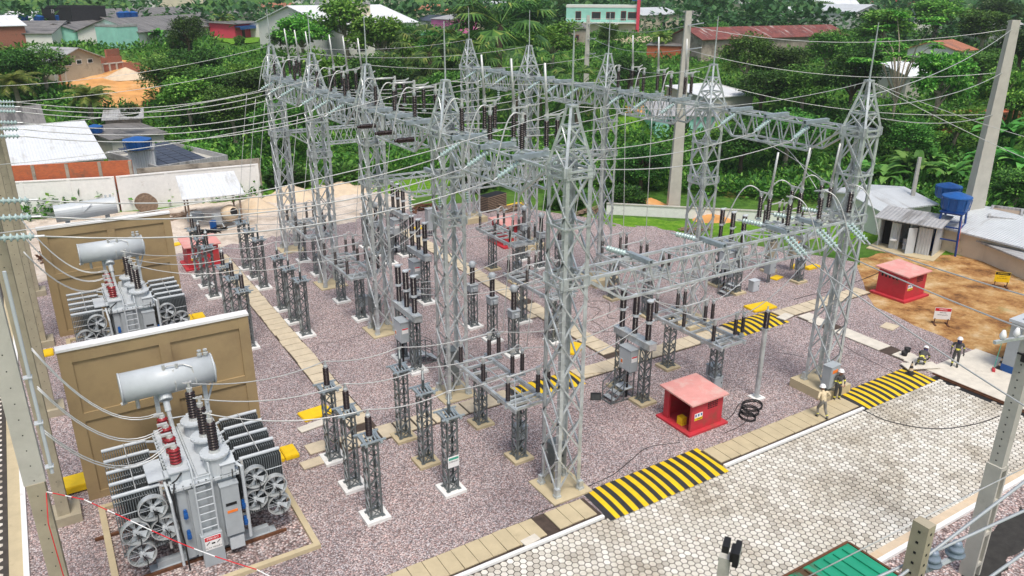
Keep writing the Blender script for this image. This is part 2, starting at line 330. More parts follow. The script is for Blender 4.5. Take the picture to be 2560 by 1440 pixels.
# ------------------------------------------------------------------ ground
def polar_ground():
    q=MB(); rad=[0,12,25,40,55,70,84,88,92,96,100,104,108,113,118,125,132,143,155,172,190,215,245,290,344,420,500,600,720,860,1000,1200,1450,1700,2100,2600,3200]
    n=160; q.v=[(0,0,-.02)]
    for r in rad[1:]:
        for j in range(n):
            a=2*PI*j/n; x,y=r*math.sin(a),r*math.cos(a); q.v.append((x,y,terr(x,y)-.02))
    for j in range(n): q.f.append((0,1+(j+1)%n,1+j))
    for i in range(len(rad)-2):
        for j in range(n): a=1+i*n+j; b_=1+i*n+(j+1)%n; q.f.append((a,b_,b_+n,a+n))
    q.m=[0]*len(q.f); o=structure(q,'ground','earth'); o.data.polygons.foreach_set('use_smooth',[True]*len(q.f)); return o
polar_ground()
def patch(name,pts,m,dz=.004,res=3,jit=.25,lump=0.,conform=True):
    bm=bmesh.new(); vs=[bm.verts.new((p[0],p[1],0)) for p in pts]; bm.faces.new(vs)
    bmesh.ops.triangulate(bm,faces=bm.faces[:])
    for _ in range(res): bmesh.ops.subdivide_edges(bm,edges=bm.edges[:],cuts=1,use_grid_fill=True)
    rr=random.Random(len(name)+int(pts[0][0]*10))
    for v in bm.verts:
        e=v.is_boundary
        if e and jit: v.co.x+=rr.uniform(-jit,jit); v.co.y+=rr.uniform(-jit,jit)
        z=terr(v.co.x,v.co.y) if conform else 0
        v.co.z=z+dz+(0 if e else rr.uniform(0,lump))
    for f in bm.faces:
        if f.normal.z<0: f.normal_flip()
        f.smooth=True
    me=bpy.data.meshes.new(name); bm.to_mesh(me); bm.free(); me.materials.append(M[m])
    o=bpy.data.objects.new(name,me); COL.objects.link(o); o['kind']='structure'; return o
def pp(*px,dz=0): return [at(x,y,dz) for x,y in px]
NOVEG=[]
YARD=[(-3.2,20.9),(6,20.9),(44,21),(45,27.5),(52,34),(47,44),(45,50),(40,58),(37,65),(26,66),(10,63),(-3.2,62)]
patch('gravel_yard',YARD,'gravel',.034,2,.12)
patch('gravel_front',[(-3.2,19.7),(44,19.7),(44,21.3),(-3.2,21.3)],'gravel',.03,1,0)
patch('gravel_verge',[(-4,-4),(60,-4),(60,12.3),(-4,12.3)],'gravel2',.006,1,0)
patch('orange_dirt',[(41,14),(41.5,21),(42,27),(47,32.5),(55,34.5),(62,31.5),(68,28),(72,20),(66,13),(50,12)],'dirt',.006,4,.5,.02)
patch('pale_sand_yard',[(-3.2,60),(9,62),(20,63.5),(29,65),(33,72),(26,80),(19,77.6),(6,78.2),(-4,81)],'wsand',.012,4,.4,.1)
patch('yard_lawn',[(42,58),(44.5,53.4),(50,47.9),(60,41),(66,35),(60,33.5),(55,38),(50,42.5),(46,46.5),(42,51.5)],'lawn',.015,3,.4,.05)
patch('toilet_grass',[(58,33),(66,36),(76,32),(74,24),(66,27),(61,30)],'lawn',.018,3,.4,.08)
patch('rear_lawn',[(17,79),(27,81.5),(40,74),(39,68),(33,70)],'lawn',.02,3,.4,.08)
# concrete apron by the equipment house and the paved road
q=MB(); q.bb(39.2,44.2,14.9,20.4,.0,.1); structure(q,'concrete_apron','paleslab')
q=MB()
for i in range(9): q.bb(39.25+i*1.1,40.3+i*1.1,13.2,14.85,0,.11)
structure(q,'apron_slab_strip','paleslab')
q=MB(); q.bb(-8,39.0,12.35,19.66,.0,.012); structure(q,'road_bed','joint')
q=MB(); s_=.155; dx=s_*math.sqrt(3); rr=random.Random(3)
row=0; y=12.75
while y<19.3:
    x=-1.5+(dx/2 if row%2 else 0)
    while x<38.9:
        h=s_*.875; z=.02+rr.uniform(0,.004); 
        top=[(x+h*math.cos(PI/6+PI/3*k)*1.0,y+h*math.sin(PI/6+PI/3*k),z) for k in range(6)]
        o=len(q.v); q.v+=top+[(a,b,.01) for a,b,_ in top]; q.f.append(tuple(range(o,o+6))); q.f+=[(o+k,o+6+k,o+6+(k+1)%6,o+(k+1)%6) for k in range(6)]
        x+=dx
    y+=s_*1.5; row+=1
q.m=[0]*len(q.f); structure(q,'hexagonal_paving','hex')
q=MB(); q.bb(-8,16.35,19.42,19.56,0,.13); q.bb(22.95,32.55,19.42,19.56,0,.13); structure(q,'road_kerb','white')
q=MB(); q.bb(-8,60,12.16,12.34,0,.13); structure(q,'lower_kerb','white')
q=MB(); q.bb(-8,39,12.35,12.72,.013,.03); structure(q,'kerb_haunch','sandpile')
q=MB(); q.bb(38.95,39.0,12.4,19.4,.0,.09); q.bb(39.06,39.12,12.4,19.9,.0,.12); structure(q,'drain_rail','rust')
q=MB(); q.bb(38.6,39.2,12.4,19.6,.013,.022); structure(q,'drain_gap','dark')
q=MB(); q.bb(-3.0,-2.82,20,75,0,.16); structure(q,'side_kerb','white'); q=MB(); q.bb(-3.45,-3.0,20,75,0,.05); structure(q,'side_gutter','tanlight')
q=MB(); rr=random.Random(5)
for i in range(170):
    for j in range(3):
        x=-3.75-j*.27-(.135 if i%2 else 0); y=20+i*.234; top=[(x+.14*math.cos(PI/6+PI/3*k),y+.14*math.sin(PI/6+PI/3*k),.03) for k in range(6)]
        o=len(q.v); q.v+=top; q.f.append(tuple(range(o,o+6)))
q.m=[0]*len(q.f); structure(q,'side_paving','hex')
q=MB(); q.bb(-6,-3.46,14,64,0,.012); structure(q,'side_paving_bed','joint')
patch('tar_strip',[(22.0,8.2),(24,10.0),(27,11.0),(31,11.2),(31,10.2),(27.5,9.9),(25,9),(23.6,7.6)],'asphalt',.03,3,.12,.05)
# cable trenches: dark channel below, one cover slab after another on top
def slabproto(sx,sy,m,name='trench_cover_slab'):
    q=MB(); q.box((0,0,.03),(sx,sy,.06)); o=q.build(name,m)
    bm=bmesh.new(); bm.from_mesh(o.data); bmesh.ops.bevel(bm,geom=bm.edges[:],offset=.008,segments=1,affect='EDGES'); bm.to_mesh(o.data); bm.free()
    return Proto(tag(o,'x','cover slab'))
rs=random.Random(11)
def slabrow(pr,a,b,step,label,group,skip=(),jit=.012,z=.055):
    a=V(a); b=V(b); n=int((b-a).length/step); ang=math.atan2((b-a).y,(b-a).x)
    for i in range(n):
        p=a.lerp(b,(i+.5)/n)
        if any(l<=(i+.5)*step<=h for l,h in skip): continue
        w=rs.uniform(-jit,jit)*1.5
        pr.put((p.x-math.sin(ang)*w,p.y+math.cos(ang)*w,z+rs.uniform(0,.012)),ang+rs.uniform(-jit,jit),label,group)
M['soil']=mat('dark_trench_soil',(.07,.05,.04),.95,0,.4,2,True)
for a_ in ((5,16.4,19.66,20.9),(22.9,32.6,19.66,20.9),(9.2,18.5,29.14,30.36),(22.5,34.1,29.14,30.36),(38.3,47,29.14,30.36),(10.2,11.42,30.4,60.6),(25.2,26.42,30.5,59.6),(39.2,40.4,20.9,29)):
    q=MB(); q.bb(*a_,.004,.048); structure(q,'cable_trench','soil')
SL=[slabproto(.57,1.12,'tanlight'),slabproto(.8,1.12,'slab'),slabproto(.8,1.12,'slab'),slabproto(.8,1.12,'slab'),slabproto(.8,1.12,'paleslab')]
slabrow(SL[0],(5,20.27),(16.2,20.27),.585,'tan cover slab in the row along the paved road, left of the ramps','cover slabs along the road, left part',skip=((8.75,9.25),))
slabrow(SL[0],(23,20.27),(32.5,20.27),.585,'tan cover slab in the row along the paved road, between two ramps','cover slabs along the road, right part')
slabrow(SL[1],(9.4,29.75),(18.4,29.75),.82,'cream cover slab in the cross trench row, left of the middle hazard ramp','cross trench slabs, left part')
slabrow(SL[1],(22.5,29.75),(34.0,29.75),.82,'cream cover slab in the cross trench row, between the middle and the right hazard ramps','cross trench slabs, middle part')
slabrow(SL[1],(38.4,29.75),(47,29.75),.82,'cream cover slab in the row that ends at the closed red kiosk','cross trench slabs, right part')
slabrow(SL[2],(10.8,31.0),(10.8,60.5),.86,'cream cover slab in the long trench row on the transformer side','left long trench slabs',jit=.03)
slabrow(SL[3],(25.8,30.9),(25.8,59.5),.86,'cream cover slab in the long trench row through the middle of the yard','centre long trench slabs',skip=((8.5,9.3),),jit=.03)
slabrow(SL[4],(39.8,20.9),(39.8,26.3),.7,'whitish cover slab in the half-open trench near the kneeling worker','half open trench slabs',skip=((1.4,2.0),),jit=.05)
slabrow(SL[4],(39.8,27.3),(39.8,29.0),.7,'whitish cover slab in the half-open trench by the open pit','half open trench far slabs',jit=.06)
def loose(sx,sy,loc,rz,m,label,group=None,tilt=0):
    o=slabproto(sx,sy,m,'loose_slab').put(loc,0,label,group,rot=(tilt,0,rz)); o['category']='slab'; return o
loose(1.1,.6,(7.9,29.0,.06),.05,'slab','loose cream slab lying in front of the trench beside the yellow pads')
loose(.9,.85,(8.4,30.1,.06),.02,'slab','square loose slab beside the yellow covers, next to the open trench gap')
loose(1.3,.5,(8.8,32.0,.06),.15,'paleslab','long pale loose slab beyond the trench corner near the yellow plate')
loose(.08,1.0,(9.05,30.2,.3),.02,'slab','slab standing on edge at the left end of the cross trench',tilt=0.0)
loose(1.1,.6,(38.5,29.3,.1),.2,'paleslab','white loose slab lying beside the open pit at the right tower')
loose(1.2,.75,(23.4,29.7,.12),-.3,'slab','loose slab laid askew on the cross trench by the yellow plate')
loose(1.0,.6,(24.6,37.7,.1),.1,'slab','loose slab stacked on the edge of the centre trench')
loose(.7,.35,(13.1,19.75,.1),.1,'paleslab','small mortar-covered slab beside the open slot of the roadside trench')
loose(1.0,.8,(42.9,25.0,.03),.2,'slab','tan plate lying alone on the gravel right of the half-open trench')
loose(1.2,.6,(7.4,47.2,.1),.1,'slab','loose slab beside the far yellow covers behind the front firewall')
loose(1.9,.75,(39.2,20.7,.14),-.45,'paleslab','long white slab lying across the trench end by the striped cone')
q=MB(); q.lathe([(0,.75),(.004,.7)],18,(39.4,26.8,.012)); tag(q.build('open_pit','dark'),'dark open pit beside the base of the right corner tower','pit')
# hazard ramps: humped concrete with yellow and black stripes
def ramp_(x0,x1,y0,y1,h,n,label,rise=True):
    a=(x1-x0); b=(y1-y0)
    ny=5
    def Z(u,v): # u along x, v across y
        return .035+h*(math.sin(PI*min(max(v,0),1))**.8)*min(1,u*9+.12,(1-u)*9+.12)
    st=[0]; rr=random.Random(int(x0*7)); w=a/(2*n)
    for i in range(2*n): st.append(st[-1]+w*rr.uniform(.85,1.15))
    st=[x*a/st[-1] for x in st]
    by=MB()
    for i in range(2*n):
        by.k=0 if i%2 else 1; t=by
        x_a,x_b=st[i]-a/2,st[i+1]-a/2
        for j in range(ny):
            v0,v1=j/ny,(j+1)/ny
            P=lambda x,v:(x+(v-.5)*.12,(v-.5)*b,Z((x+a/2)/a,v))
            t.quad(P(x_a,v0),P(x_b,v0),P(x_b,v1),P(x_a,v1))
    o=by.build('hazard_ramp',['yellow','hblack'],None,False,((x0+x1)/2,(y0+y1)/2,0)); bm=bmesh.new(); bm.from_mesh(o.data); bmesh.ops.remove_doubles(bm,verts=bm.verts[:],dist=.002); bm.to_mesh(o.data); bm.free()
    return tag(o,label,'ramp','striped trench crossings')
ramp_(16.5,22.95,19.15,21.2,.07,13,'long yellow and black ramp in front of the nearest lattice tower')
ramp_(32.6,38.6,19.35,21.15,.07,12,'yellow and black ramp by the cone and the workers')
ramp_(34.0,38.3,28.7,30.65,.12,8,'yellow and black ramp over the far right trench, under the lone post')
ramp_(18.5,22.5,28.75,30.45,.1,8,'yellow and black ramp half hidden behind the nearest lattice tower')
# yellow pads / covers
def pad(loc,sx,sy,rz,label,h=.14,two=False):
    q=MB()
    if two: q.box((-sx/4-.008,0,h/2),(sx/2-.02,sy,h)); q.box((sx/4+.008,0,h/2),(sx/2-.02,sy,h))
    else: q.box((0,0,h/2),(sx,sy,h))
    o=q.build('yellow_cover','yellow',None,False,loc); o.rotation_euler=(0,0,rz)
    bm=bmesh.new(); bm.from_mesh(o.data); bmesh.ops.bevel(bm,geom=bm.edges[:],offset=.03,segments=2,affect='EDGES'); bm.to_mesh(o.data); bm.free()
    return tag(o,label,'cover','yellow painted covers')
pad((6.9,30.3,.02),1.25,1.0,0,'pair of yellow covers between the front transformer and the trench slabs',.2,True)
pad((9.35,33.1,.02),1.5,1.0,.1,'yellow cover behind the front row arresters',.12)
pad((-1.2,32.4,.1),1.25,1.0,.02,'yellow cover at the left foot of the front firewall',.3)
pad((6.6,48.6,.02),1.4,1.0,.0,'pair of yellow covers between the two firewalls',.15,True)
pad((24.3,32.6,.02),1.5,1.1,.5,'yellow cover seen through the legs of the nearest tower',.15)
pad((38.5,31.3,.02),1.9,1.1,-.1,'yellow cover beside the right hazard ramp',.15)
pad((62.2,30.7,.1),1.9,1.3,.1,'yellow mat on the grass beyond the orange dirt',.12)
pad((47.2,35.4,.02),1.3,.7,.3,'yellow cover under the brown control boxes, the higher of two',.2)
pad((47.9,34.7,.02),1.3,.5,.0,'yellow cover under the brown control boxes, the lower of two',.2)
pad((43.9,34.6,.02),1.0,.6,.2,'small yellow cover at the foot of the grey drive box beyond the right towers',.1)
pad((38.6,61.5,.02),1.9,1.3,.2,'yellow sheet beside the dark crate at the back of the yard',.12)
pad((27.5,59.4,.02),1.3,.9,.1,'yellow cover near the far end of the centre trench',.1)
pad((-1.6,47.5,.02),1.0,.9,.0,'yellow cover at the left foot of the rear firewall',.15)
pad((8.4,65.2,.02),.9,.7,.3,'yellow cover just past the right end of the rear firewall',.12)
# ------------------------------------------------------------------ lattice towers
def lbar(q,a,b,w,sx,sy,t=.014):
    a=V(a); b=V(b)
    for e,(dx,dy) in enumerate(((w,t),(t,w))):
        pts=[]
        for p in (a,b):
            for (u,v) in ((0,0),(dx,0),(dx,dy),(0,dy)): pts.append(p+V((sx*u,sy*v,0)))
        q.add(pts,[(0,1,5,4),(1,2,6,5),(2,3,7,6),(3,0,4,7),(4,5,6,7),(3,2,1,0)])
HW=.575; TOPZ=13.45; SPZ=15.55
def make_tower(pad_m,pad_s,pad_h):
    t=thing('lattice_tower','x','lattice tower')
    q=MB(); q.box((0,0,pad_h/2),(pad_s,pad_s,pad_h)); q.build('foundation',pad_m,t)
    for sx in (-1,1):
        for sy in (-1,1):
            q=MB(); c=lambda z,s=HW:(sx*s,sy*s,z)
            lbar(q,c(pad_h),c(TOPZ),.17,-sx,-sy,.02); q.box((sx*HW,sy*HW,pad_h+.05),(.26,.26,.1)); q.box((sx*HW,sy*HW,pad_h+.2),(.2,.2,.4))
            if sx<0 and sy<0:
                for i in range(30): q.bar((sx*HW,sy*HW,1+i*.4),(sx*HW-.16,sy*HW-.0,1+i*.4),.02)
            for z in (9.25,13.38): q.box((sx*(HW+.012),sy*(HW-.07),z),(.02,.34,.36)); q.box((sx*(HW-.07),sy*(HW+.012),z),(.34,.02,.36)); q.box((sx*(HW+.004),sy*(HW+.004),z),(.05,.05,.36))
            q.build('leg','galv',t)
    q=MB(); n=8; zs=[pad_h+.15+(TOPZ-pad_h-.15)*i/n for i in range(n+1)]
    for i in range(n):
        for f in range(4):
            c,s=math.cos(f*PI/2),math.sin(f*PI/2); T=lambda u,z,o=HW:(c*u-s*o,s*u+c*o,z)
            q.bar(T(-HW,zs[i]),T(HW,zs[i+1]),.06,.06); q.bar(T(HW,zs[i],HW-.03),T(-HW,zs[i+1],HW-.03),.06,.06)
    for z in (9.05,9.45,11.35,13.15,13.4):
        for f in range(4):
            c,s=math.cos(f*PI/2),math.sin(f*PI/2); q.bar((c*-HW-s*HW,s*-HW+c*HW,z),(c*HW-s*HW,s*HW+c*HW,z),.075)
        q.bar((-HW,-HW,z),(HW,HW,z),.05); q.bar((-HW,HW,z-.03),(HW,-HW,z-.03),.05)
    q.build('bracing','galv',t)
    q=MB(); lv=[(TOPZ,HW),(14.15,.42),(14.9,.24),(SPZ,.12)]
    for (z0,w0),(z1,w1) in zip(lv,lv[1:]):
        for sx in (-1,1):
            for sy in (-1,1): q.bar((sx*w0,sy*w0,z0),(sx*w1,sy*w1,z1),.095)
        for f in range(4):
            c,s=math.cos(f*PI/2),math.sin(f*PI/2); T=lambda u,z,o:(c*u-s*o,s*u+c*o,z)
            q.bar(T(-w1,z1,w1),T(w1,z1,w1),.06)
            if z1<15: q.bar(T(-w0,z0,w0),T(w1,z1,w1),.05); q.bar(T(w0,z0,w0-.02),T(-w1,z1,w1-.02),.05)
    q.box((0,0,SPZ+.03),(.34,.34,.06)); q.build('spire','galv',t)
    q=MB(); q.tube([(0,0,SPZ),(0,0,17.1),(0,0,18.05)],[.04,.035,.02],6); q.build('lightning_rod','galv',t)
    return t
TX,RX=16.05,32.45; TY=[22.0,31.5,40.7,50.0,59.2]
low=Proto(make_tower('tanlight',1.9,.1)); high=Proto(make_tower('tanlight',2.1,.5))
oT=['front tower of the left row, nearest the camera, beside the long striped ramp','second lattice tower from the front in the left row','third lattice tower from the front in the left row, right of the front firewall','fourth lattice tower from the front in the left row','hindmost lattice tower of the left row, by the pale sand']
oR=['front tower of the right row, with workers at its foot','second lattice tower from the front in the right row','third lattice tower from the front in the right row','fourth lattice tower from the front in the right row','hindmost lattice tower of the right row']
for i,y in enumerate(TY):
    low.put((TX,y,0),0,''+oT[i],'lattice towers')
for i,y in enumerate(TY):
    high.put((RX,y,0),0,'galvanised '+oR[i],'lattice towers')
# ------------------------------------------------------------------ lattice beams
def make_beam(L,wd,hd,phases,cx):
    t=thing('lattice_beam','x','beam')
    q=MB(); h=wd/2; e=1.7
    for s in (-1,1):
        q.bar((0,s*h,0),(L,s*h,0),.1,.1); q.bar((e,s*h,-hd),(L-e,s*h,-hd),.09,.09); q.bar((0,s*h,-.05),(e,s*h,-hd),.09); q.bar((L,s*h,-.05),(L-e,s*h,-hd),.09)
    q.build('chords','galv',t); q=MB(); n=max(4,round((L-2*e)/.85)); xs=[e+(L-2*e)*i/n for i in range(n+1)]
    for s in (-1,1):
        for i in range(n):
            q.bar((xs[i],s*h,-hd),(xs[i]+(xs[1]-xs[0])/2,s*h,0),.045); q.bar((xs[i]+(xs[1]-xs[0])/2,s*(h-.03),0),(xs[i+1],s*(h-.03),-hd),.045)
        q.bar((e/2,s*h,-hd/2),(e/2,s*h,0),.05); q.bar((L-e/2,s*h,-hd/2),(L-e/2,s*h,0),.05); q.bar((e/2,s*h,0),(e,s*h,-hd),.05); q.bar((L-e/2,s*h,0),(L-e,s*h,-hd),.05)
    m=round(L/1.15)
    for i in range(m):
        x0,x1=L*i/m,L*(i+1)/m; a=-1 if i%2 else 1
        q.bar((x0,-h,-.02),(x0,h,-.02),.045); q.bar((x0,a*h,0),(x1,-a*h,0),.045)
        if e<x0<L-e: q.bar((x0,-h,-hd),(x0,h,-hd),.055); q.bar((x0,a*h,-hd),(min(x1,L-e),-a*h,-hd),.05)
    q.build('lacing','galv',t)
    for x in phases:
        q=MB(); c=cx/2
        q.box((x-.09,c*.3,.11),(.05,wd+c,.16)); q.box((x+.09,c*.3,.11),(.05,wd+c,.16)); q.box((x,c*.3,.2),(.2,wd+c,.02)); q.build('crossbar','channel',t)
    return t
PH=2.35
ub=Proto(make_beam(8.15,1.12,1.25,[4.07-PH,4.07,4.07+PH],1.1)); lb=Proto(make_beam(15.25,1.12,1.15,[3.0,7.0,10.9,13.1],.5))
nm=['front','second','third','rear']
for i in range(4):
    y=(TY[i]+TY[i+1])/2
    ub.put((TX,TY[i]+.6,13.36),PI/2,f'lattice beam of the left row, {nm[i]} span','high lattice beams',scale=((TY[i+1]-TY[i]-1.2)/8.15,1,1))
for i in range(4):
    ub.put((RX,TY[i]+.6,13.36),PI/2,f'lattice beam of the right row, {nm[i]} span','high lattice beams',scale=((TY[i+1]-TY[i]-1.2)/8.15,1,1))
for i,n_ in ((0,'front'),(2,'middle'),(4,'rear')):
    lb.put((TX+.58,TY[i],9.3),0,f'low cross beam joining the {n_} pair of towers','low cross beams')
# ------------------------------------------------------------------ insulators
def shedprof(z0,z1,r,n,core=.62):
    p=[]; d=(z1-z0)/n
    for i in range(n): p+=[(z0+i*d,r*core),(z0+i*d+d*.35,r),(z0+i*d+d*.55,r*.97),(z0+i*d+d*.75,r*core)]
    return p+[(z1,r*core)]
def make_string():
    t=thing('insulator_string','x','insulator'); q=MB(); q.tube([(0,0,-.16),(0,0,0)],.03,6); q.tube([(0,0,1.05),(0,0,1.3)],.035,6); q.build('end_fitting','galv',t)
    q=MB()
    for i in range(7): q.lathe([(i*.15-.0,.05),(i*.15+.02,.05),(i*.15+.045,.12),(i*.15+.07,.12),(i*.15+.1,.06),(i*.15+.15,.05)],12)
    q.build('glass_discs','glass',t,True); return t
strp=Proto(make_string())
def string(a,b,label,group):
    d=(V(b)-V(a)).normalized(); return strp.put(a,0,label,group,rot=d.to_track_quat('Z','Y').to_euler())
PHN=['front','middle','back']
bay=[(TY[i]+TY[i+1])/2 for i in range(4)]
bn=['front bay','second bay','third bay','rear bay']
LX=-1.55
for b in range(4):
    for k,dy in enumerate((-PH,0,PH)):
        y=bay[b]+dy; w=f'{PHN[k]} one of the {bn[b]}'
        # left gantry to left row beam
        if b!=1:
            a0=V((TX-.62,y,13.25)); a1=a0+V((-1.1,0,-.55)); string(a0,a1,f'aqua glass string on left face of left row beam, {w}','strings left of the left row')
            g0=V((LX+.1,y,12.95)); g1=g0+V((1.15,0,-.1)); string(g0,g1,f'aqua glass string on the left edge concrete gantry, {w}','strings on the concrete gantry')
            wire(g1,a1,.75,f'conductor from the concrete gantry to the left row beam, {w}',r=.025)
        else:
            q=MB(); q.lathe(shedprof(0,.85,.13,12),10); q.lathe([(.85,.08),(1.0,.08)],8); o=q.build('post_insulator','brown',None,True,(TX-.6,y,12.7)); o.rotation_euler=(0,R(-90),0)
            tag(o,f'dark horizontal post insulator on the left row beam, {PHN[k]} one of three','insulator','horizontal post insulators')
        # left row to right row
        a0=V((TX+.62,y,13.25)); a1=a0+V((1.15,0,-.45)); string(a0,a1,f'glass string on right face of left row beam, {w}','strings right of the left row')
        b0=V((RX-.62,y,13.25)); b1=b0+V((-1.1,0,-.55)); string(b0,b1,f'aqua glass string on left face of right row beam, {w}','strings left of the right row')
        wire(a1,b1,.55,f'conductor strung between the left row and right row beams, {w}',r=.023)
# ground wires from spire to spire
for i,y in enumerate(TY):
    wire((TX,y,SPZ),(RX,y,SPZ),.5,f'thin earth wire joining the spires of the {["front","second","third","fourth","hindmost"][i]} pair of towers',name='earth_wire',r=.014,group='earth wires')
    wire((TX,y,SPZ),(LX,y+.3,13.6),.5,f'thin earth wire from the {["front","second","third","fourth","hindmost"][i]} left row spire to the left edge',name='earth_wire',r=.014,group='earth wires')
# ------------------------------------------------------------------ open blade disconnectors standing on the beams
def make_beamswitch():
    t=thing('beam_disconnector','x','disconnector')
    for x,y in ((-.75,0),(.35,0),(.85,0)):
        q=MB(); q.lathe([(0,.12),(.06,.12),(.06,.07),(.14,.07)],10,(x,y,0)); q.lathe([(1.1,.07),(1.2,.09),(1.26,.09)],10,(x,y,0)); f=q.build('post_fitting','galv',t)
        q=MB(); q.lathe(shedprof(.14,1.1,.12,13),10,(x,y,0)); q.build('post_insulator','brown',t,True)
    q=MB(); q.box((.6,0,1.3),(.7,.09,.06)); q.bar((-.75,0,1.24),(-.75,0,1.5),.09); q.bar((-.9,.05,1.42),(-.55,.05,1.42),.05)
    q.bar((.35,0,1.24),(.35,0,1.55),.1); q.bar((.85,0,1.26),(1.15,0,1.4),.05); q.build('contacts','wire',t)
    return t
def with_blade(up):
    t=make_beamswitch(); q=MB()
    if up: q.tube([(.35,0,1.45),(.22,0,3.2)],[.06,.045],8)
    else: q.tube([(.35,0,1.45),(-.75,0,1.45)],[.05,.05],8)
    q.build('blade','wire',t,True); return Proto(t)
bup,bdn=with_blade(True),with_blade(False)
for b in range(4):
    for k,dy in enumerate((-PH,0,PH)):
        y=bay[b]+dy
        (bdn if b==1 else bup).put((TX+.25,y,13.6),0,f'{"closed" if b==1 else "open"} disconnector on top of the left row beam, {PHN[k]} phase of the {bn[b]}','disconnectors on the beams')
        wire(0,0,0,f'looped jumper over the left row beam, {PHN[k]} phase of the {bn[b]}',name='jumper',r=.03,group='jumpers',ps=arc((TX-.5,y,15.0),(TX-1.75,y,12.7),.95))
for k,dy in enumerate((-PH,0,PH)):
    bup.put((RX-.1,bay[1]+dy+.1,13.6),0,f'open disconnector on top of the right row beam, {PHN[k]} of three','disconnectors on the beams')
    wire(0,0,0,f'looped jumper over the right row beam, {PHN[k]} of three',name='jumper',r=.03,group='jumpers',ps=arc((RX-.85,bay[1]+dy+.1,15.0),(RX-1.8,bay[1]+dy,12.7),.9))
for k,x in enumerate((27.4,29.5,31.6)):
    bup.put((x+.2,22.3,9.54),PI/2,f'open disconnector on the low front cross beam, {["left","middle","right"][k]} one','disconnectors on the beams')
    wire(0,0,0,f'looped jumper over the low front cross beam, {["left","middle","right"][k]} one',name='jumper',r=.03,group='jumpers',ps=arc((x+.1,23.2,10.9),(x-.9,24.2,9.2),.9))
    wire(0,0,0,f'looped jumper on the near side of the low front cross beam, {["left","middle","right"][k]} one',name='jumper',r=.03,group='jumpers',ps=arc((x+.2,21.5,11.0),(x+.9,20.2,8.6),.7))
    a0=V((x,21.45,9.2)); a1=a0+V((.15,-1.0,-.7)); string(a0,a1,f'aqua glass string hanging on the near side of the low front cross beam, {["left","middle","right"][k]} one','strings on the low front beam')
    a0=V((x,21.4,9.15)); string(a0+V((.35,0,0)),a1+V((.35,0,-.05)),f'second aqua glass string beside the {["left","middle","right"][k]} one on the low front cross beam','strings on the low front beam')
for k,x in enumerate((19.4,23.2,27.3,29.4,31.4)):
    a0=V((x-.05,22.62,9.5)); string(a0,a0+V((-.15,1.2,-.05)),f'whitish glass string lying beyond the low front cross beam, {["first","second","third","fourth","fifth"][k]} from the left tower','flat strings on the low front beam')
for k,(x,e) in enumerate(((27.5,(2590,1000)),(29.6,(2600,808)),(31.7,(2600,722)))):
    v=ray(*e); p=V((0,0,CAMH))+v*(21+k*2); p=p+(p-V((x+.17,20.4,8.45))).normalized()*12
    wire((x+.17,20.4,8.45),p,.35,f'conductor running from the low front cross beam towards the right edge, {["lowest","middle","highest"][k]} of three',r=.028)
# ------------------------------------------------------------------ pedestals, arresters, posts
def lattice_col(q,h,w,z0=.15,th=.05,n=None):
    hw=w/2
    for sx in (-1,1):
        for sy in (-1,1): lbar(q,(sx*hw,sy*hw,z0),(sx*hw,sy*hw,h),.08,-sx,-sy,.014); q.box((sx*hw,sy*hw,z0+.02),(.14,.14,.04))
    n=n or round((h-z0)/.5); zs=[z0+(h-z0)*i/n for i in range(n+1)]
    for i in range(n):
        for f in range(4):
            c,s=math.cos(f*PI/2),math.sin(f*PI/2); a=-1 if (i+f)%2 else 1; T=lambda u,z:(c*u-s*hw,s*u+c*hw,z)
            q.bar(T(-a*hw,zs[i]),T(a*hw,zs[i+1]),.045); 
            if i%2==0: q.bar(T(a*hw*.98,zs[i]),T(-a*hw*.98,zs[i+1]),.04)
    for z in (z0+.06,h-.05):
        for f in range(4):
            c,s=math.cos(f*PI/2),math.sin(f*PI/2); q.bar((c*-hw-s*hw,s*-hw+c*hw,z),(c*hw-s*hw,s*hw+c*hw,z),.06)
def make_ped(kind,pad='whitepad'):
    nm_={'arr':'surge_arrester','post':'support_post'}[kind]
    t=thing(nm_,'x','arrester' if kind=='arr' else 'insulator post'); h=3.5
    q=MB(); q.box((0,0,.08),(.98,.98,.16)); q.build('base_slab',pad,t)
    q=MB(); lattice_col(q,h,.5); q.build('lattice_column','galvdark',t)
    q=MB()
    for s in (-.3,.3): q.box((s,0,h+.05),(.1,.95,.1)); q.box((0,s*1.25,h+.11),(1.0,.09,.05))
    for i in range(5): q.bar((-.28+i*.14,-.3,h+.1),(-.2+i*.14,.3,h+.1),.06)
    q.build('top_frame','channel',t)
    if kind=='arr':
        q=MB(); q.lathe([(h+.13,.13),(h+.2,.13)],10); q.lathe([(h+1.0,.09),(h+1.08,.1),(h+1.14,.06),(h+1.3,.035)],10); q.build('end_cap','galv',t)
        q=MB(); q.lathe(shedprof(h+.2,h+1.0,.13,12,.75),12); q.build('insulator','brown',t,True)
    else:
        q=MB(); q.lathe([(h+.1,.07),(h+.55,.065),(h+.56,.085),(h+.6,.085),(h+.61,.06),(h+1.02,.05)],8); q.build('post','galvdark',t,True)
        q=MB(); q.box((0,0,h+1.06),(.12,.1,.08)); q.build('terminal','wire',t)
    return t
arr=Proto(make_ped('arr')); pw=Proto(make_ped('post')); pt=Proto(make_ped('post','tanlight'))
T1Y=26.55; T3Y=44.75; T4Y=54.0
for y0,n_,g in ((T1Y,'beside the front transformer','front'),(T3Y,'behind the front firewall','third bay'),(T4Y,'before the far left kiosk','rear')):
    for k,dy in enumerate((-PH,0,PH)):
        arr.put((8.75 if y0<40 else 8.55,y0+dy,0),0,f'brown surge arrester on a lattice pedestal {n_}, {ORD3[k]} of its three','surge arresters on pedestals')
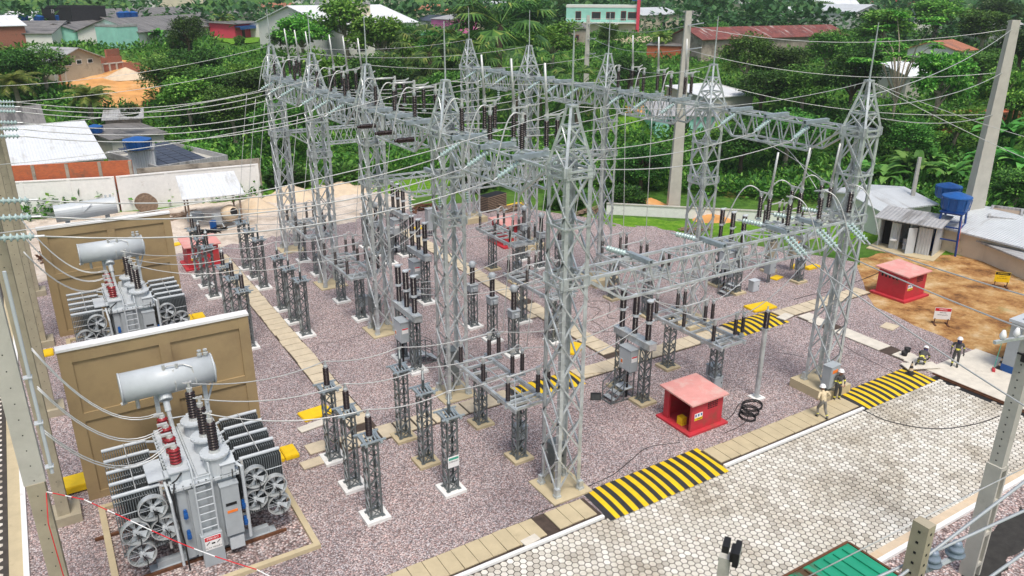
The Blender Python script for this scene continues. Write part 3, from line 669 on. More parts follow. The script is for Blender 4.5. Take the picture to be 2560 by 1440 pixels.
for k,dy in enumerate((-PH,0,PH)):
    o=(pw if k==0 else pt).put((12.1,T1Y+dy,0),0,f'slim grey post on a front bay pedestal, {ORD3[k]} of three'+(', with a small sign' if k==0 else ''),'slim posts on pedestals')
    if k==0: sgn=o
for y0,n_ in ((T3Y,'behind the left long trench'),(T4Y,'left of the rear tower')):
    for k,dy in enumerate((-PH,0,PH)): pw.put((11.85,y0+dy,0),0,f'slim grey post on a white-footed lattice pedestal {n_}, {ORD3[k]} of three','slim posts on pedestals')
if sgn:
        o=sgn; q=MB(); q.box((0,-.29,1.55),(.5,.02,.5)); s_=q.build('sign_plate','signwhite',o); q=MB(); q.box((0,-.302,1.7),(.44,.004,.1)); q.build('sign_band','signgreen',s_)
        text(s_,'ATENÇÃO',.09,(0,-.303,1.56),(R(90),0,0))
def make_ct():
    t=thing('instrument_transformer','x','transformer'); h=2.4
    q=MB(); q.box((0,0,.08),(.98,.98,.16)); q.build('base_slab','whitepad',t)
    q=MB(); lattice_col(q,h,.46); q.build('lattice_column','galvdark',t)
    q=MB(); q.box((0,0,h+.2),(.5,.5,.4)); q.box((0,0,h+.42),(.58,.58,.04)); q.box((0,-.3,h+.15),(.2,.12,.2)); q.build('tank','tgrey',t)
    q=MB(); q.lathe(shedprof(h+.44,h+1.5,.16,13,.72),12); q.build('insulator','brown',t,True)
    q=MB(); q.lathe([(h+1.5,.17),(h+1.56,.2),(h+1.8,.2),(h+1.88,.1)],12); q.bar((-.32,0,h+1.68),(.32,0,h+1.68),.05); q.build('head','tgrey',t,True); return t
ct=Proto(make_ct())
for x,y0,n_ in ((21.0,36.0,'in the second bay behind the nearest tower'),(21.4,54.3,'in the rear bay beside the rear breaker'),(30.6,45.3,'in the third bay in front of the right row')):
    for k,dy in enumerate((-PH,0,PH)): ct.put((x,y0+dy,0),0,f'brown instrument transformer {n_}, {ORD3[k]} of three','instrument transformers')
# single arrester on a pipe
t=thing('pipe_arrester','brown arrester on a tall plain steel pipe standing alone on the gravel','arrester',(28.93,23.05,0))
q=MB(); q.box((0,0,.05),(.62,.62,.1)); q.build('base_slab','whitepad',t)
q=MB(); q.box((0,0,.12),(.3,.3,.04)); q.cyl((0,0,.1),(0,0,3.85),.13,.12,12); q.box((0,0,3.87),(.34,.34,.05)); q.build('pipe','galv',t)
q=MB(); q.lathe(shedprof(3.92,4.75,.15,12,.75),12); q.build('insulator','brown',t,True); q=MB(); q.lathe([(4.75,.1),(4.83,.1),(4.9,.04),(5.05,.03)],8); q.build('end_cap','galv',t)
# ------------------------------------------------------------------ free standing disconnectors
def make_disc(pad,hx,legs,box,open_=False,L=5.4):
    t=thing('disconnector','x','disconnector'); h=2.95
    for y in legs:
        q=MB(); q.box((0,y,.08),(.98,.98,.16)); q.build('base_slab',pad,t)
        q=MB(); lattice_col(q,h,.48); 
        q.v=[(a,b+y,c) for a,b,c in q.v]; q.build('lattice_leg','galvdark',t)
    q=MB()
    for s in (-hx,hx): q.box((s,0,h+.09),(.08,L,.18)); q.box((s+.05,0,h+.17),(.1,L,.02))
    for y in (-L/2+.2,-PH+.5,-.4,.4,PH-.5,L/2-.2): q.box((0,y,h+.08),(2*hx,.1,.12))
    for y in legs: q.box((0,y-.3,h-.02),(2*hx+.2,.1,.12)); q.box((0,y+.3,h-.02),(2*hx+.2,.1,.12))
    q.bar((-hx,-L/2,h+.1),(hx,0,h+.1),.05); q.build('frame','galv' ,t)
    q=MB(); q.tube([(.0,-L/2,h+.28),(0,L/2,h+.28)],.03,6); q.tube([(.3,legs[0]+.3,.9),(.3,legs[0]+.3,h+.25)],.025,6); q.build('drive_rod','galv',t)
    if box:
        q=MB(); q.box((.3+.0,legs[0]+.42,1.05),(.55,.45,.6)); q.box((.3,legs[0]+.42,1.37),(.62,.52,.05)); b=q.build('drive_box','tgrey',t); q=MB(); q.cyl((.2,legs[0]+.42,.1),(.2,legs[0]+.42,.75),.04,None,6); q.cyl((.4,legs[0]+.42,.1),(.4,legs[0]+.42,.75),.04,None,6); q.build('conduits','black',b)
    for y in (-PH*.88,0,PH*.88):
        for x in (-hx,hx-.1,hx+.42):
            q=MB(); q.lathe([(h+.18,.11),(h+.25,.11),(h+.25,.06),(h+.34,.06)],8,(x,y,0)); q.lathe([(h+1.16,.06),(h+1.28,.09),(h+1.34,.09)],8,(x,y,0)); q.build('post_fitting','galv',t)
            q=MB(); q.lathe(shedprof(h+.32,h+1.16,.105,12),10,(x,y,0)); q.build('post_insulator','brown',t,True)
        q=MB(); q.tube([(-hx,y,h+1.42),(hx-.1,y,h+1.46)],.045,8); q.box((-hx,y,h+1.4),(.14,.16,.14)); q.build('blade','wire',t)
        q=MB(); q.box((hx-.1,y,h+1.44),(.22,.14,.16)); q.bar((hx-.1,y+.1,h+1.45),(hx+.5,y+.1,h+1.38),.04); q.tube(arc((hx-.05,y,h+1.5),(hx+.42,y,h+1.4),.2,6),.025,5); q.box((hx+.6,y,h+1.36),(.22,.08,.08)); q.build('contact','wire',t)
        q=MB(); q.box((hx+.42,y,h+.1),(.3,.2,.06)); q.box((hx+.2,y,h+.13),(.7,.08,.08)); q.build('bracket','channel',t)
    return t
dW=Proto(make_disc('whitepad',.78,(-1.75,1.75),True)); dT=Proto(make_disc('tanlight',.8,(-1.7,1.7),True))
dT.put((15.75,26.45,0),0,'horizontal disconnector on two lattice legs with tan pads, in front of the nearest tower row','disconnectors on the ground')
dW.put((24.0,35.75,0),0,'horizontal disconnector with a grey drive box beside the centre trench','disconnectors on the ground')
dW.put((15.6,44.8,0),0,'horizontal disconnector on white pads between the third and fourth left row towers','disconnectors on the ground')
dT.put((27.4,45.2,0),0,'horizontal disconnector in front of the far red kiosk in the middle of the yard','disconnectors on the ground')
dT.put((27.45,26.3,0),0,'horizontal disconnector behind the front red kiosk, right of the breaker','disconnectors on the ground')
dW.put((16.0,54.2,0),0,'horizontal disconnector between the two hindmost left row towers','disconnectors on the ground')
dT.put((31.3,35.9,0),0,'horizontal disconnector on tan pads behind the low front cross beam','disconnectors on the ground')
dT.put((44.6,34.6,0),0,'horizontal disconnector beyond the right towers, towards the toilet hut','disconnectors on the ground',scale=(1,.8,1.15))
# ------------------------------------------------------------------ circuit breakers
def make_breaker(pad,signs):
    t=thing('circuit_breaker','x','circuit breaker'); h=3.05
    for y in (-.92,.92):
        q=MB(); q.box((0,y,.08),(1.0,1.0,.16)); q.build('base_slab',pad,t)
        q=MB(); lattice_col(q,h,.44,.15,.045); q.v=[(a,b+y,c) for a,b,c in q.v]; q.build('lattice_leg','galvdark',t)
    q=MB(); q.box((0,0,h+.16),(.42,2.75,.32)); q.box((0,0,h+.335),(.5,2.8,.03)); q.box((.22,-1.25,h+.1),(.12,.16,.4)); q.build('beam','galv',t)
    for y in (-.98,0,.98):
        q=MB(); q.lathe([(h+.35,.17),(h+.42,.17)],12,(0,y,0)); q.lathe([(h+1.3,.17),(h+1.36,.17),(h+1.44,.16)],12,(0,y,0)); q.lathe([(h+2.4,.16),(h+2.47,.17),(h+2.5,.12)],12,(0,y,0)); q.box((.18,y,h+1.38),(.3,.1,.06)); q.box((.1,y,h+2.48),(.4,.1,.05)); q.build('pole_flange','tlight',t)
        q=MB(); q.lathe(shedprof(h+.42,h+1.3,.145,14,.72),14,(0,y,0)); q.lathe(shedprof(h+1.44,h+2.4,.17,13,.75),14,(0,y,0)); q.build('pole_insulator','brown',t,True)
    q=MB(); q.box((-.42,-.15,2.25),(.5,.85,1.15)); q.box((-.42,-.15,2.85),(.56,.92,.05)); c=q.build('control_cabinet','tgrey',t)
    q=MB(); q.box((-.675,-.15,2.25),(.015,.78,1.05)); q.build('cabinet_door','tlight',c)
    q=MB(); q.box((-.688,.05,2.1),(.006,.2,.28)); q.box((-.42,-.58,2.35),(.36,.006,.3)); q.k=1; q.box((-.692,.05,2.1),(.004,.14,.18)); q.k=2; q.box((-.42,-.585,2.46),(.34,.004,.07)); s=q.build('warning_sticker',['signwhite','orange','signred'],c)
    q=MB(); q.cyl((-.42,-.15,.1),(-.42,-.15,1.7),.06,None,8); q.build('cable_conduit','black',t); return t
bkw=Proto(make_breaker('whitepad',1)); bkt=Proto(make_breaker('tanlight',1))
bkw.put((15.5,35.65,0),0,'three pole circuit breaker on white pads left of the second left row tower','circuit breakers')
bkt.put((23.7,26.65,0),0,'three pole circuit breaker with a cabinet and steps behind the front red kiosk','circuit breakers')
bkw.put((23.2,54.1,0),0,'three pole circuit breaker at the far end of the centre trench','circuit breakers')
bkw.put((20.3,44.3,0),0,'three pole circuit breaker half hidden behind the second left row tower','circuit breakers')
bkt.put((39.2,35.0,0),0,'three pole circuit breaker beyond the second right row tower','circuit breakers')
def make_steps():
    t=thing('step_platform','x','steps'); W_=.75
    q=MB(); q.box((0,.75,.62),(W_,.62,.03)); q.build('deck','tlight',t)
    q=MB(); q.box((0,.25,.42),(W_,.28,.03)); q.box((0,-.1,.22),(W_,.28,.03)); q.build('treads','galv',t)
    q=MB()
    for s in (-1,1):
        x=s*W_/2; q.bar((x,-.35,.06),(x,1.1,.06),.06); q.bar((x,-.3,.06),(x,.45,.6),.05); q.bar((x,1.05,.06),(x,1.05,1.5),.045); q.bar((x,.45,.06),(x,.45,1.5),.045); q.bar((x,-.3,.06),(x,-.3,1.0),.045)
        for z in (1.0,1.5): q.bar((x,.45,z),(x,1.05,z),.035); q.bar((x,-.3,z-.5),(x,.45,z),.035)
    q.bar((-W_/2,1.05,1.5),(W_/2,1.05,1.5),.04); q.bar((-W_/2,-.35,.06),(W_/2,-.35,.06),.06); q.bar((-W_/2,1.1,.06),(W_/2,1.1,.06),.06); q.build('railing','galvdark',t); return t
st=Proto(make_steps())
st.put((16.75,35.6,0),PI/2,'grey step platform with railing beside the breaker left of the second tower','step platforms')
o=st.put((22.5,26.7,0),-PI/2,'grey step platform with a warning sign left of the front red kiosk','step platforms')
q=MB(); q.box((-.0,1.08,1.35),(.42,.015,.45)); q.k=1; q.box((0,1.09,1.28),(.36,.01,.14)); s=q.build('warning_sign',['signwhite','orange'],o)
st.put((19.1,44.2,0),-PI/2,'grey step platform behind the second left row tower','step platforms')
st.put((22.0,54.0,0),-PI/2,'grey step platform at the rear breaker','step platforms')
o=st.put((38.3,34.2,0),-PI/2,'grey step platform with an orange sign beyond the right ramp','step platforms')
q=MB(); q.box((-.0,1.08,1.35),(.42,.015,.45)); q.k=1; q.box((0,1.09,1.28),(.36,.01,.2)); q.build('warning_sign',['signwhite','orange'],o)
# cabinets standing about
def cabinet(loc,sx,sy,h,z,m,label,rz=0,sign=False):
    t=thing('control_box',label,'control box',loc,rz,'control boxes'); q=MB(); q.box((0,0,z+h/2),(sx,sy,h)); q.box((0,0,z+h+.02),(sx+.06,sy+.06,.04)); q.build('housing',m,t)
    q=MB(); q.box((0,-sy/2-.008,z+h/2),(sx*.88,.016,h*.9)); d=q.build('door',m,t); q=MB(); q.box((sx*.3,-sy/2-.025,z+h*.5),(.03,.03,.1)); q.build('handle','black',d)
    if sign: q=MB(); q.box((-.05,-sy/2-.02,z+h*.78),(sx*.55,.008,h*.16)); q.build('sticker','orange',d)
    if z>.3: q=MB(); q.cyl((-.12,0,0),(-.12,0,z),.05,None,8); q.cyl((.08,0,0),(.08,0,z),.05,None,8); q.build('conduits','galvdark',t)
    return t
cabinet((31.95,21.15,.0),.75,.45,1.15,.75,'tgrey','grey control box with an orange sticker on the front right tower',.05,True)
cabinet((27.5,24.6,0),.6,.5,.6,.35,'tgrey','grey drive box behind the front red kiosk')
cabinet((40.5,33.7,0),.6,.45,.75,.05,'tlight','small pale box standing on the gravel beside the far steps')
cabinet((42.7,34.3,0),.6,.5,.9,.75,'tgrey','grey drive box beyond the right towers')
cabinet((46.2,35.2,0),.8,.5,1.3,1.2,'beige','brown control box beyond the right towers, the right one of two',0,True)
cabinet((44.6,35.9,0),.6,.5,1.2,1.1,'beige','brown control box beyond the right towers, the left one of two')
cabinet((39.6,35.1,0),1.0,.6,1.9,.9,'tlight','large pale cabinet under the breaker beyond the right towers')
cabinet((16.0,22.35,.1),.5,.6,1.0,.9,'galvdark','dark grey box inside the legs of the nearest tower')
cabinet((16.0,31.5,.1),.6,.6,1.2,1.2,'galvdark','dark grey box inside the second left row tower')
cabinet((15.7,40.9,.1),.6,.6,1.0,1.2,'galvdark','dark grey box inside the third left row tower')
cabinet((27.2,56.8,0),.7,.6,1.8,.6,'tgrey','tall grey cabinet at the far end of the centre trench')
# ------------------------------------------------------------------ low wiring
trb=lambda k,o=0:(3.0+(.27,.2,.1)[k],27+o+(-1.7,-.43,.95)[k],5.75)
for o,y0,n_,dx in ((0,T1Y,'front',15.75),(18.2,T3Y,'second',15.6)):
    for k,dy in enumerate((-PH,0,PH)):
        A=V((8.75 if o==0 else 8.55,y0+dy,4.8)); B=V((12.1 if o==0 else 11.85,y0+dy,4.62)); C=V((dx-.8,y0+dy*.88,4.37)); D=V((dx+1.4,y0+dy*.88,4.3))
        wire(trb(k,o),A,.4,f'conductor from the {n_} transformer to its arrester, {ORD3[k]} of three',group='low conductors',r=.024)
        wire(A,B,.22,f'conductor from the {n_} transformer arrester to the slim post, {ORD3[k]} of three',group='low conductors',r=.024)
        wire(B,C,.1,f'conductor from the {n_} bay slim post to the disconnector, {ORD3[k]} of three',group='low conductors',r=.024)
        if o==0: wire(D,(23.5,26.65+(k-1)*.98,4.5),.45,f'conductor from the front disconnector to the breaker by the red kiosk, {ORD3[k]} of three',group='low conductors',r=.024); wire((23.9,26.65+(k-1)*.98,5.5),(26.6,26.3+dy*.88,4.4),.15,f'conductor from the kiosk breaker to the disconnector behind the kiosk, {ORD3[k]} of three',group='low conductors',r=.024)
        else: wire(D,(20.3,44.3+(k-1)*.98,5.5),.35,f'conductor from the third bay disconnector to the hidden breaker, {ORD3[k]} of three',group='low conductors',r=.024); wire((20.5,44.3+(k-1)*.98,4.5),(26.6,45.2+dy*.88,4.4),.4,f'conductor from the hidden breaker to the far disconnector, {ORD3[k]} of three',group='low conductors',r=.024)
for k,dy in enumerate((-PH,0,PH)):
    A=V((8.55,T4Y+dy,4.8)); B=V((11.85,T4Y+dy,4.62)); C=V((15.2,54.2+dy*.88,4.37))
    wire(A,B,.2,f'conductor between the rear arresters and rear slim posts, {ORD3[k]} of three',group='low conductors',r=.022)
    wire(B,C,.15,f'conductor from the rear slim post to the rear disconnector, {ORD3[k]} of three',group='low conductors',r=.022)
    wire((17.3,54.2+dy*.88,4.3),(23.2,54.1+(k-1)*.98,5.5),.4,f'conductor from the rear disconnector to the rear breaker, {ORD3[k]} of three',group='low conductors',r=.022)
    wire((15.7,35.65+(k-1)*.98,4.5),(23.2,35.75+dy*.88,4.4),.5,f'conductor from the second tower breaker to the centre trench disconnector, {ORD3[k]} of three',group='low conductors',r=.024)
    wire((29.0,26.3+dy*.88,4.3),(33.9,27+dy,6.5),.4,f'conductor rising from the kiosk disconnector towards the right towers, {ORD3[k]} of three',group='low conductors',r=.024)
    # droppers
    wire((RX-2.2,bay[1]+dy,12.55),(30.5,35.9+dy*.88,4.4),-.3,f'dropper from the second bay bus to the disconnector below the right row, {PHN[k]} phase',name='dropper',group='droppers')
    wire((TX+2.4,bay[0]+dy,12.7),(17.2,26.45+dy*.88,4.4),-.3,f'dropper from the front bay bus to the front disconnector, {PHN[k]} phase',name='dropper',group='droppers',r=.018)
    wire((TX+2.4,bay[2]+dy,12.7),(17.0,44.8+dy*.88,4.4),-.3,f'dropper from the third bay bus to its disconnector, {PHN[k]} phase',name='dropper',group='droppers',r=.018)
    wire((TX-2.6,bay[3]+dy,12.45),(11.9,T4Y+dy,4.65),-.25,f'dropper from the rear bay line to the rear slim post, {PHN[k]} phase',name='dropper',group='droppers',r=.018)
    wire((TX-2.6,bay[2]+dy,12.45),(11.9,T3Y+dy,4.65),-.25,f'dropper from the third bay line to the slim post, {PHN[k]} phase',name='dropper',group='droppers',r=.018)
    wire((RX-.4+k*.25,24.2+k*2,12.1),(30+k*1.1,22.9,10.6),-.15,f'dropper from the front right row beam to the switch on the low beam, {["left","middle","right"][k]} one',name='dropper',group='droppers',r=.018)
    string((RX+.1,bay[3]+dy,12.1),(RX+.1,bay[3]+dy,10.8),f'glass string hanging straight down below the rear right row beam, {PHN[k]} one','hanging strings')
    a0=V((18.0+k*2.6,31.6,9.0)) if 0 else V((18.2+k*1.9,40.7,8.2)); string(a0,a0+V((0,-.1,-1)),f'glass string hanging straight down under the middle low cross beam, {["left","middle","right"][k]} one','hanging strings')
# ------------------------------------------------------------------ power transformer
def make_transformer():
    t=thing('power_transformer','x','transformer')
    q=MB(); q.bb(-1,1,-2,2,.4,3.28)
    for y in (-1.2,-.4,.4,1.2,1.9): q.bb(-1.06,-1,y-.05,y+.05,.4,3.2); q.bb(1,1.06,y-.05,y+.05,.4,3.2)
    q.bb(-.62,-.05,-2.12,-2,.4,3.2); q.bb(-.98,-.7,-2.05,-2,.4,3.2); tank=q.build('tank','tgrey',t)
    q=MB(); q.bb(-1.14,1.14,-2.16,2.14,3.28,3.38); lid=q.build('lid','tlight',t)
    q=MB()
    for i in range(16):
        for x in (-1.09,1.09): q.box((x,-2.05+i*.27,3.395),(.045,.045,.04))
    for i in range(9):
        for y in (-2.11,2.09): q.box((-1+i*.25,y,3.395),(.045,.045,.04))
        q.box((-1+i*.25,-2.165,3.33),(.03,.02,.04))
    q.build('bolts','galvdark',lid)
    q=MB(); q.bb(-1.05,-.42,-1.75,1.45,3.38,3.78); q.bb(-1.1,-.37,-1.8,1.5,3.78,3.83)
    for i in range(14): q.box((-1.07,-1.75+i*.245,3.845),(.04,.04,.03)); q.box((-.4,-1.75+i*.245,3.845),(.04,.04,.03))
    q.build('bushing_turret','tlight',t)
    q=MB(); q.bb(-.22,.08,-2.0,2.0,3.5,3.6); q.bb(-.28,.14,-1.98,1.98,3.38,3.5); q.build('duct','tlight',t)
    for x,y in ((.27,-1.7),(.2,-.43),(.1,.95)):
        q=MB(); q.lathe([(3.38,.4),(4.1,.4),(4.1,.5),(4.17,.5)],18,(x+.2,y,0))
        for j in range(14): a=2*PI*j/14; q.box((x+.2+.45*math.cos(a),y+.45*math.sin(a),4.185),(.05,.05,.03))
        q.cyl((x+.2,y,3.7),(x+.75,y-.15,3.8),.09,None,8); q.build('high_voltage_turret','tlight',t,False)
        b=MB(); b.lathe(shedprof(4.28,5.35,.18,10,.62),16,(x+.2,y,0)); bo=b.build('high_voltage_bushing','brown',t,True)
        b=MB(); b.lathe([(4.17,.2),(4.28,.17)],12,(x+.2,y,0)); b.lathe([(5.35,.1),(5.5,.11),(5.5,.06),(5.75,.035)],10,(x+.2,y,0)); b.box((x+.2,y,5.72),(.22,.08,.06)); b.build('bushing_cap','wire',bo)
    for y in (-1.3,-.5,.3,1.1):
        b=MB(); b.lathe(shedprof(3.9,4.5,.2,5,.72),14,(-.76,y,0)); bo=b.build('low_voltage_bushing','redporc',t,True)
        b=MB(); b.lathe([(3.83,.22),(3.9,.2)],12,(-.76,y,0)); b.lathe([(4.5,.12),(4.6,.1)],8,(-.76,y,0)); b.box((-.86,y,4.63),(.34,.12,.08)); b.build('bushing_terminal','wire',bo)
    for s,x0,x1,ys in ((-1,-2.88,-1.42,[-1.5,-.68,.14,.96,1.78]),(1,1.32,2.72,[-1.35,-.55,.25,1.05,1.85])):
        for yi,y in enumerate(ys):
            q=MB(); n=19
            for i in range(n):
                x=x0+(x1-x0)*i/(n-1); q.bb(x-.012,x+.012,y-.24,y+.24,1.05,3.28)
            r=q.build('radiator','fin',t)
            q=MB(); q.cyl((x0-.02,y,3.36),(x1+.3*(-s if s>0 else 1)*0+.02,y,3.36),.07,None,10); q.cyl((x0,y,1.0),(x1,y,1.0),.06,None,8)
            xi=x1 if s<0 else x0; q.cyl((xi,y,3.3),(-s*-1.05,y,3.2),.055,None,8); q.cyl((xi,y,1.0),(s*1.02,y,1.0),.055,None,8)
            q.bar((x0,y-.25,2.75),(x1,y-.25,2.75),.025); q.bar((x0,y-.25,1.6),(x1,y-.25,1.6),.025); q.build('header_pipe','tlight',r)
        q=MB(); xm=(x0+x1)/2; q.tube([(xm,ys[0],3.46),(xm,ys[-1],3.46)],.018,5); q.bar((xi,ys[0]-.3,.9),(xi,ys[0]-.3,3.5),.08); q.build('radiator_tie','wire',t)
    def fan(x,y,z,r):
        q=MB(); n=28
        for a in (0,):
            ring=[]
            for (rr_,yy) in ((r,-.12),(r,.12),(r*.93,.12),(r*.93,-.12)): ring.append([(x+rr_*math.cos(2*PI*j/n),y+yy,z+rr_*math.sin(2*PI*j/n)) for j in range(n)])
            o=len(q.v)
            for g in ring: q.v+=g
            for i in range(4):
                for j in range(n): q.f.append((o+i*n+j,o+i*n+(j+1)%n,o+((i+1)%4)*n+(j+1)%n,o+((i+1)%4)*n+j)); q.m.append(0)
        f=q.build('cooling_fan','galv',t)
        q=MB()
        for j in range(5):
            a=2*PI*j/5+.4; c,s_=math.cos(a),math.sin(a); c2,s2=math.cos(a+.5),math.sin(a+.5)
            q.quad((x+c*.1,y-.0,z+s_*.1),(x+c*r*.88,y-.04,z+s_*r*.88),(x+c2*r*.88,y+.07,z+s2*r*.88),(x+c2*.1,y+.05,z+s2*.1))
        q.build('fan_blades','tlight',f)
        q=MB(); q.cyl((x,y-.13,z),(x,y+.05,z),r*.2,None,14)
        for j in range(8): a=2*PI*j/8; q.bar((x,y-.1,z),(x+math.cos(a)*r*.95,y-.1,z+math.sin(a)*r*.95),.012)
        q.cyl((x,y+.12,z),(x,y+.1,z),.0,r*.2,8)
        q.build('fan_grille','tlight',f)
        q=MB(); q.tube([(x,y-.14,z),(x+.12,y-.18,z-.25),(x+.1,y-.16,z-.5),(x-.05,y-.05,z-.62)],.018,5); q.build('fan_cable','black',f)
    for x,z in ((-1.78,2.85),(-2.42,2.12),(-1.52,1.95),(-2.35,1.2)): fan(x,-1.98,z,.46)
    for x,z in ((1.68,2.75),(2.34,2.15),(1.6,1.83),(2.4,1.32)): fan(x,-1.8,z,.43)
    # conservator
    q=MB(); q.cyl((-1.85,2.2,5.5),(1.4,2.2,5.5),.56,None,28); q.tube([(1.36,2.2,5.5),(1.42,2.2,5.5)],.6,28); q.cyl((-1.9,2.2,5.5),(-1.84,2.2,5.5),.58,None,28); q.cyl((1.42,2.2,5.5),(1.5,2.2,5.5),.5,.2,28)
    co=q.build('conservator','tlight',t)
    for p in co.data.polygons: p.use_smooth=len(p.vertices)==4
    q=MB()
    for x in (1.0,1.22): q.lathe([(6.0,.05),(6.12,.05),(6.13,.09),(6.22,.1),(6.23,.05),(6.3,.04),(6.31,.08),(6.35,.08)],10,(x,2.2,0))
    q.tube([(-.35,1.95,6.02),(-.2,1.9,6.12),(.1,1.9,6.1),(.35,1.9,6.05),(.6,1.75,5.95),(.68,1.62,5.3)],.025,6); q.cyl((-.35,1.95,5.95),(-.35,1.95,6.18),.06,None,8); q.cyl((.1,1.9,5.98),(.1,1.9,6.15),.06,None,8)
    q.tube([(-.05,1.85,5.95),(-.05,1.64,5.5),(-.05,1.75,5.1)],.03,6); q.cyl((-1.95,2.0,4.95),(-1.75,2.0,5.0),.07,None,8); q.cyl((-1.4,2.1,4.6),(-1.4,2.1,4.98),.07,None,8); q.build('conservator_valves','wire',co)
    q=MB(); q.bar((-.75,2.2,3.3),(-.75,2.2,5.05),.16); q.bar((1.0,2.2,3.3),(1.0,2.2,5.05),.16); q.bar((-.75,2.2,4.9),(1.4,2.2,4.95),.1); q.bar((1.35,2.2,4.95),(1.0,2.1,4.1),.06); q.build('conservator_stand','tlight',t)
    q=MB(); q.cyl((-.45,2.1,4.95),(-.45,1.9,4.75),.24,None,16); q.cyl((-.45,1.95,4.7),(-.45,1.75,4.35),.12,None,10); q.tube([(-.45,1.75,4.4),(-.42,1.6,3.9),(-.4,1.4,3.4)],.08,8); q.cyl((.15,1.55,3.95),(.55,1.5,4.05),.2,None,14); q.tube([(-.4,1.6,4.1),(.2,1.4,4.15),(.4,.3,3.75),(.05,-1.2,3.7)],.03,6); q.build('oil_pipes','tlight',t)
    # front fittings
    q=MB(); x0,x1=-.42,.14
    for x in (x0,x1): q.tube([(x,-2.3,1.05),(x,-2.3,3.5),(x,-2.1,4.0),(x,-1.6,4.05),(x,-1.5,3.4)],.035,6)
    for i in range(9): q.cyl((x0,-2.3,1.3+i*.3),(x1,-2.3,1.3+i*.3),.022,None,6)
    q.build('ladder','tlight',t)
    q=MB(); q.bb(-.5,.22,-2.42,-2.16,.05,1.35); g=q.build('ladder_guard','tgrey',t)
    q=MB(); q.bb(-.4,.16,-2.432,-2.42,.75,1.3); q.k=1; q.bb(-.39,.15,-2.436,-2.432,1.13,1.29); s=q.build('danger_sign',['signwhite','signred'],g)
    text(s,'PERIGO',.12,(-.12,-2.438,1.21),(R(90),0,0),'signwhite'); text(s,'ALTA TENSÃO',.085,(-.12,-2.434,.83),(R(90),0,0)); q=MB(); q.bar((-.35,-2.435,.98),(-.24,-2.435,1.08),.02); q.bar((.11,-2.435,1.08),(.0,-2.435,.98),.02); q.box((-.12,-2.434,1.0),(.12,.004,.06)); q.build('pictogram','ink',s)
    q=MB(); q.bb(.38,.98,-2.36,-2.02,1.0,3.05); q.bb(.36,1.0,-2.38,-2.0,3.05,3.09); c=q.build('control_cabinet','tgrey',t)
    q=MB(); q.bb(.5,.85,-2.374,-2.362,1.95,2.05); q.build('orange_sticker','orange',c); q=MB(); q.bb(.48,.85,-2.374,-2.362,2.25,2.36); q.build('cabinet_slot','dark',c)
    q=MB(); q.bb(.45,.95,-2.3,-2.05,.35,.85); q.build('valve_box','tlight',t)
    q=MB(); q.bb(.55,.98,-2.15,-1.65,3.42,3.8); q.quad((.5,-2.2,3.82),(1.03,-2.2,3.82),(1.03,-1.6,3.98),(.5,-1.6,3.98)); q.quad((.5,-1.6,3.975),(1.03,-1.6,3.975),(1.03,-2.2,3.815),(.5,-2.2,3.815)); q.build('junction_box','tlight',t)
    q=MB(); q.tube([(.98,-1.9,3.7),(1.2,-2.2,3.6),(1.2,-2.2,.6)],.06,8); q.tube([(-1.25,-1.5,3.4),(-1.2,-2.1,2.9),(-1.15,-2.2,.3)],.05,8); q.build('front_conduits','tlight',t)
    q=MB(); q.bb(-1.25,-1.05,-1.6,-1.1,3.55,3.6); q.bb(-1.75,-1.2,-1.6,-.2,3.55,3.6); q.build('cover_plate','tlight',t)
    for x,z in ((-.82,2.3),(-.82,1.45),(1.1,2.0),(1.1,1.3)): q=MB(); q.cyl((x,-2.16,z-.16),(x,-2.12,z+.16),.08,.06,8); q.box((x,-2.2,z),(.12,.1,.14)); q.build('blue_valve','blue',t)
    q=MB()
    for y in (-1.6,1.5): q.bb(-1.95,1.95,y-.12,y+.12,.12,.4); q.bb(-2.2,2.2,y-.2,y+.2,.12,.17)
    q.build('skid','tgrey',t)
    q=MB(); q.tube([(-1.0,-2.1,3.6),(-1.1,-2.3,3.3),(-1.12,-2.2,2.6),(-1.0,-2.25,1.2),(-1.0,-2.3,.1)],.03,5); q.tube([(.9,-2.1,3.6),(.85,-2.3,3.3),(1.1,-2.3,3.2),(1.15,-2.0,3.7)],.022,5); q.tube([(-.7,-1.75,3.7),(-.9,-2.0,3.65),(-1.05,-1.9,3.5)],.03,5); q.build('control_cables','black',t)
    return t
def pit(x0,x1,y0,y1,label):
    q=MB(); w=.22
    q.bb(x0,x1,y0,y0+w,0,.2); q.bb(x0,x1,y1-w,y1,0,.2); q.bb(x0,x0+w,y0+w,y1-w,0,.198); q.bb(x1-w,x1,y0+w,y1-w,0,.198)
    tag(q.build('oil_pit_kerb','tanlight'),label,'kerb','oil pit kerbs')
    q=MB(); q.bb(x0+w,x1-w,y0+w,y1-w,0,.055); structure(q,'pit_gravel','gravel2')
    q=MB(); yc=(y0+y1)/2
    for y in (yc-1.75,yc+1.35): q.bb(x0-.3,x1-.8,y-.05,y+.05,.05,.16)
    tag(q.build('rails','rust'),label.replace('tan kerb frame of the oil pit','rusty rails').replace('around','under'),'rails','rails under transformers')
tr=Proto(make_transformer())
tr.put((3.0,27.0,0),0,'front grey power transformer with conservator tank, eight fans and red bushings, nearest the camera','power transformers')
tr.put((3.0,45.4,0),0,'rear grey power transformer between the two tan firewalls','power transformers')
pit(-.4,6.35,23.5,30.3,'tan kerb frame of the oil pit around the front transformer'); pit(-.4,6.35,42.1,48.8,'tan kerb frame of the oil pit around the rear transformer')
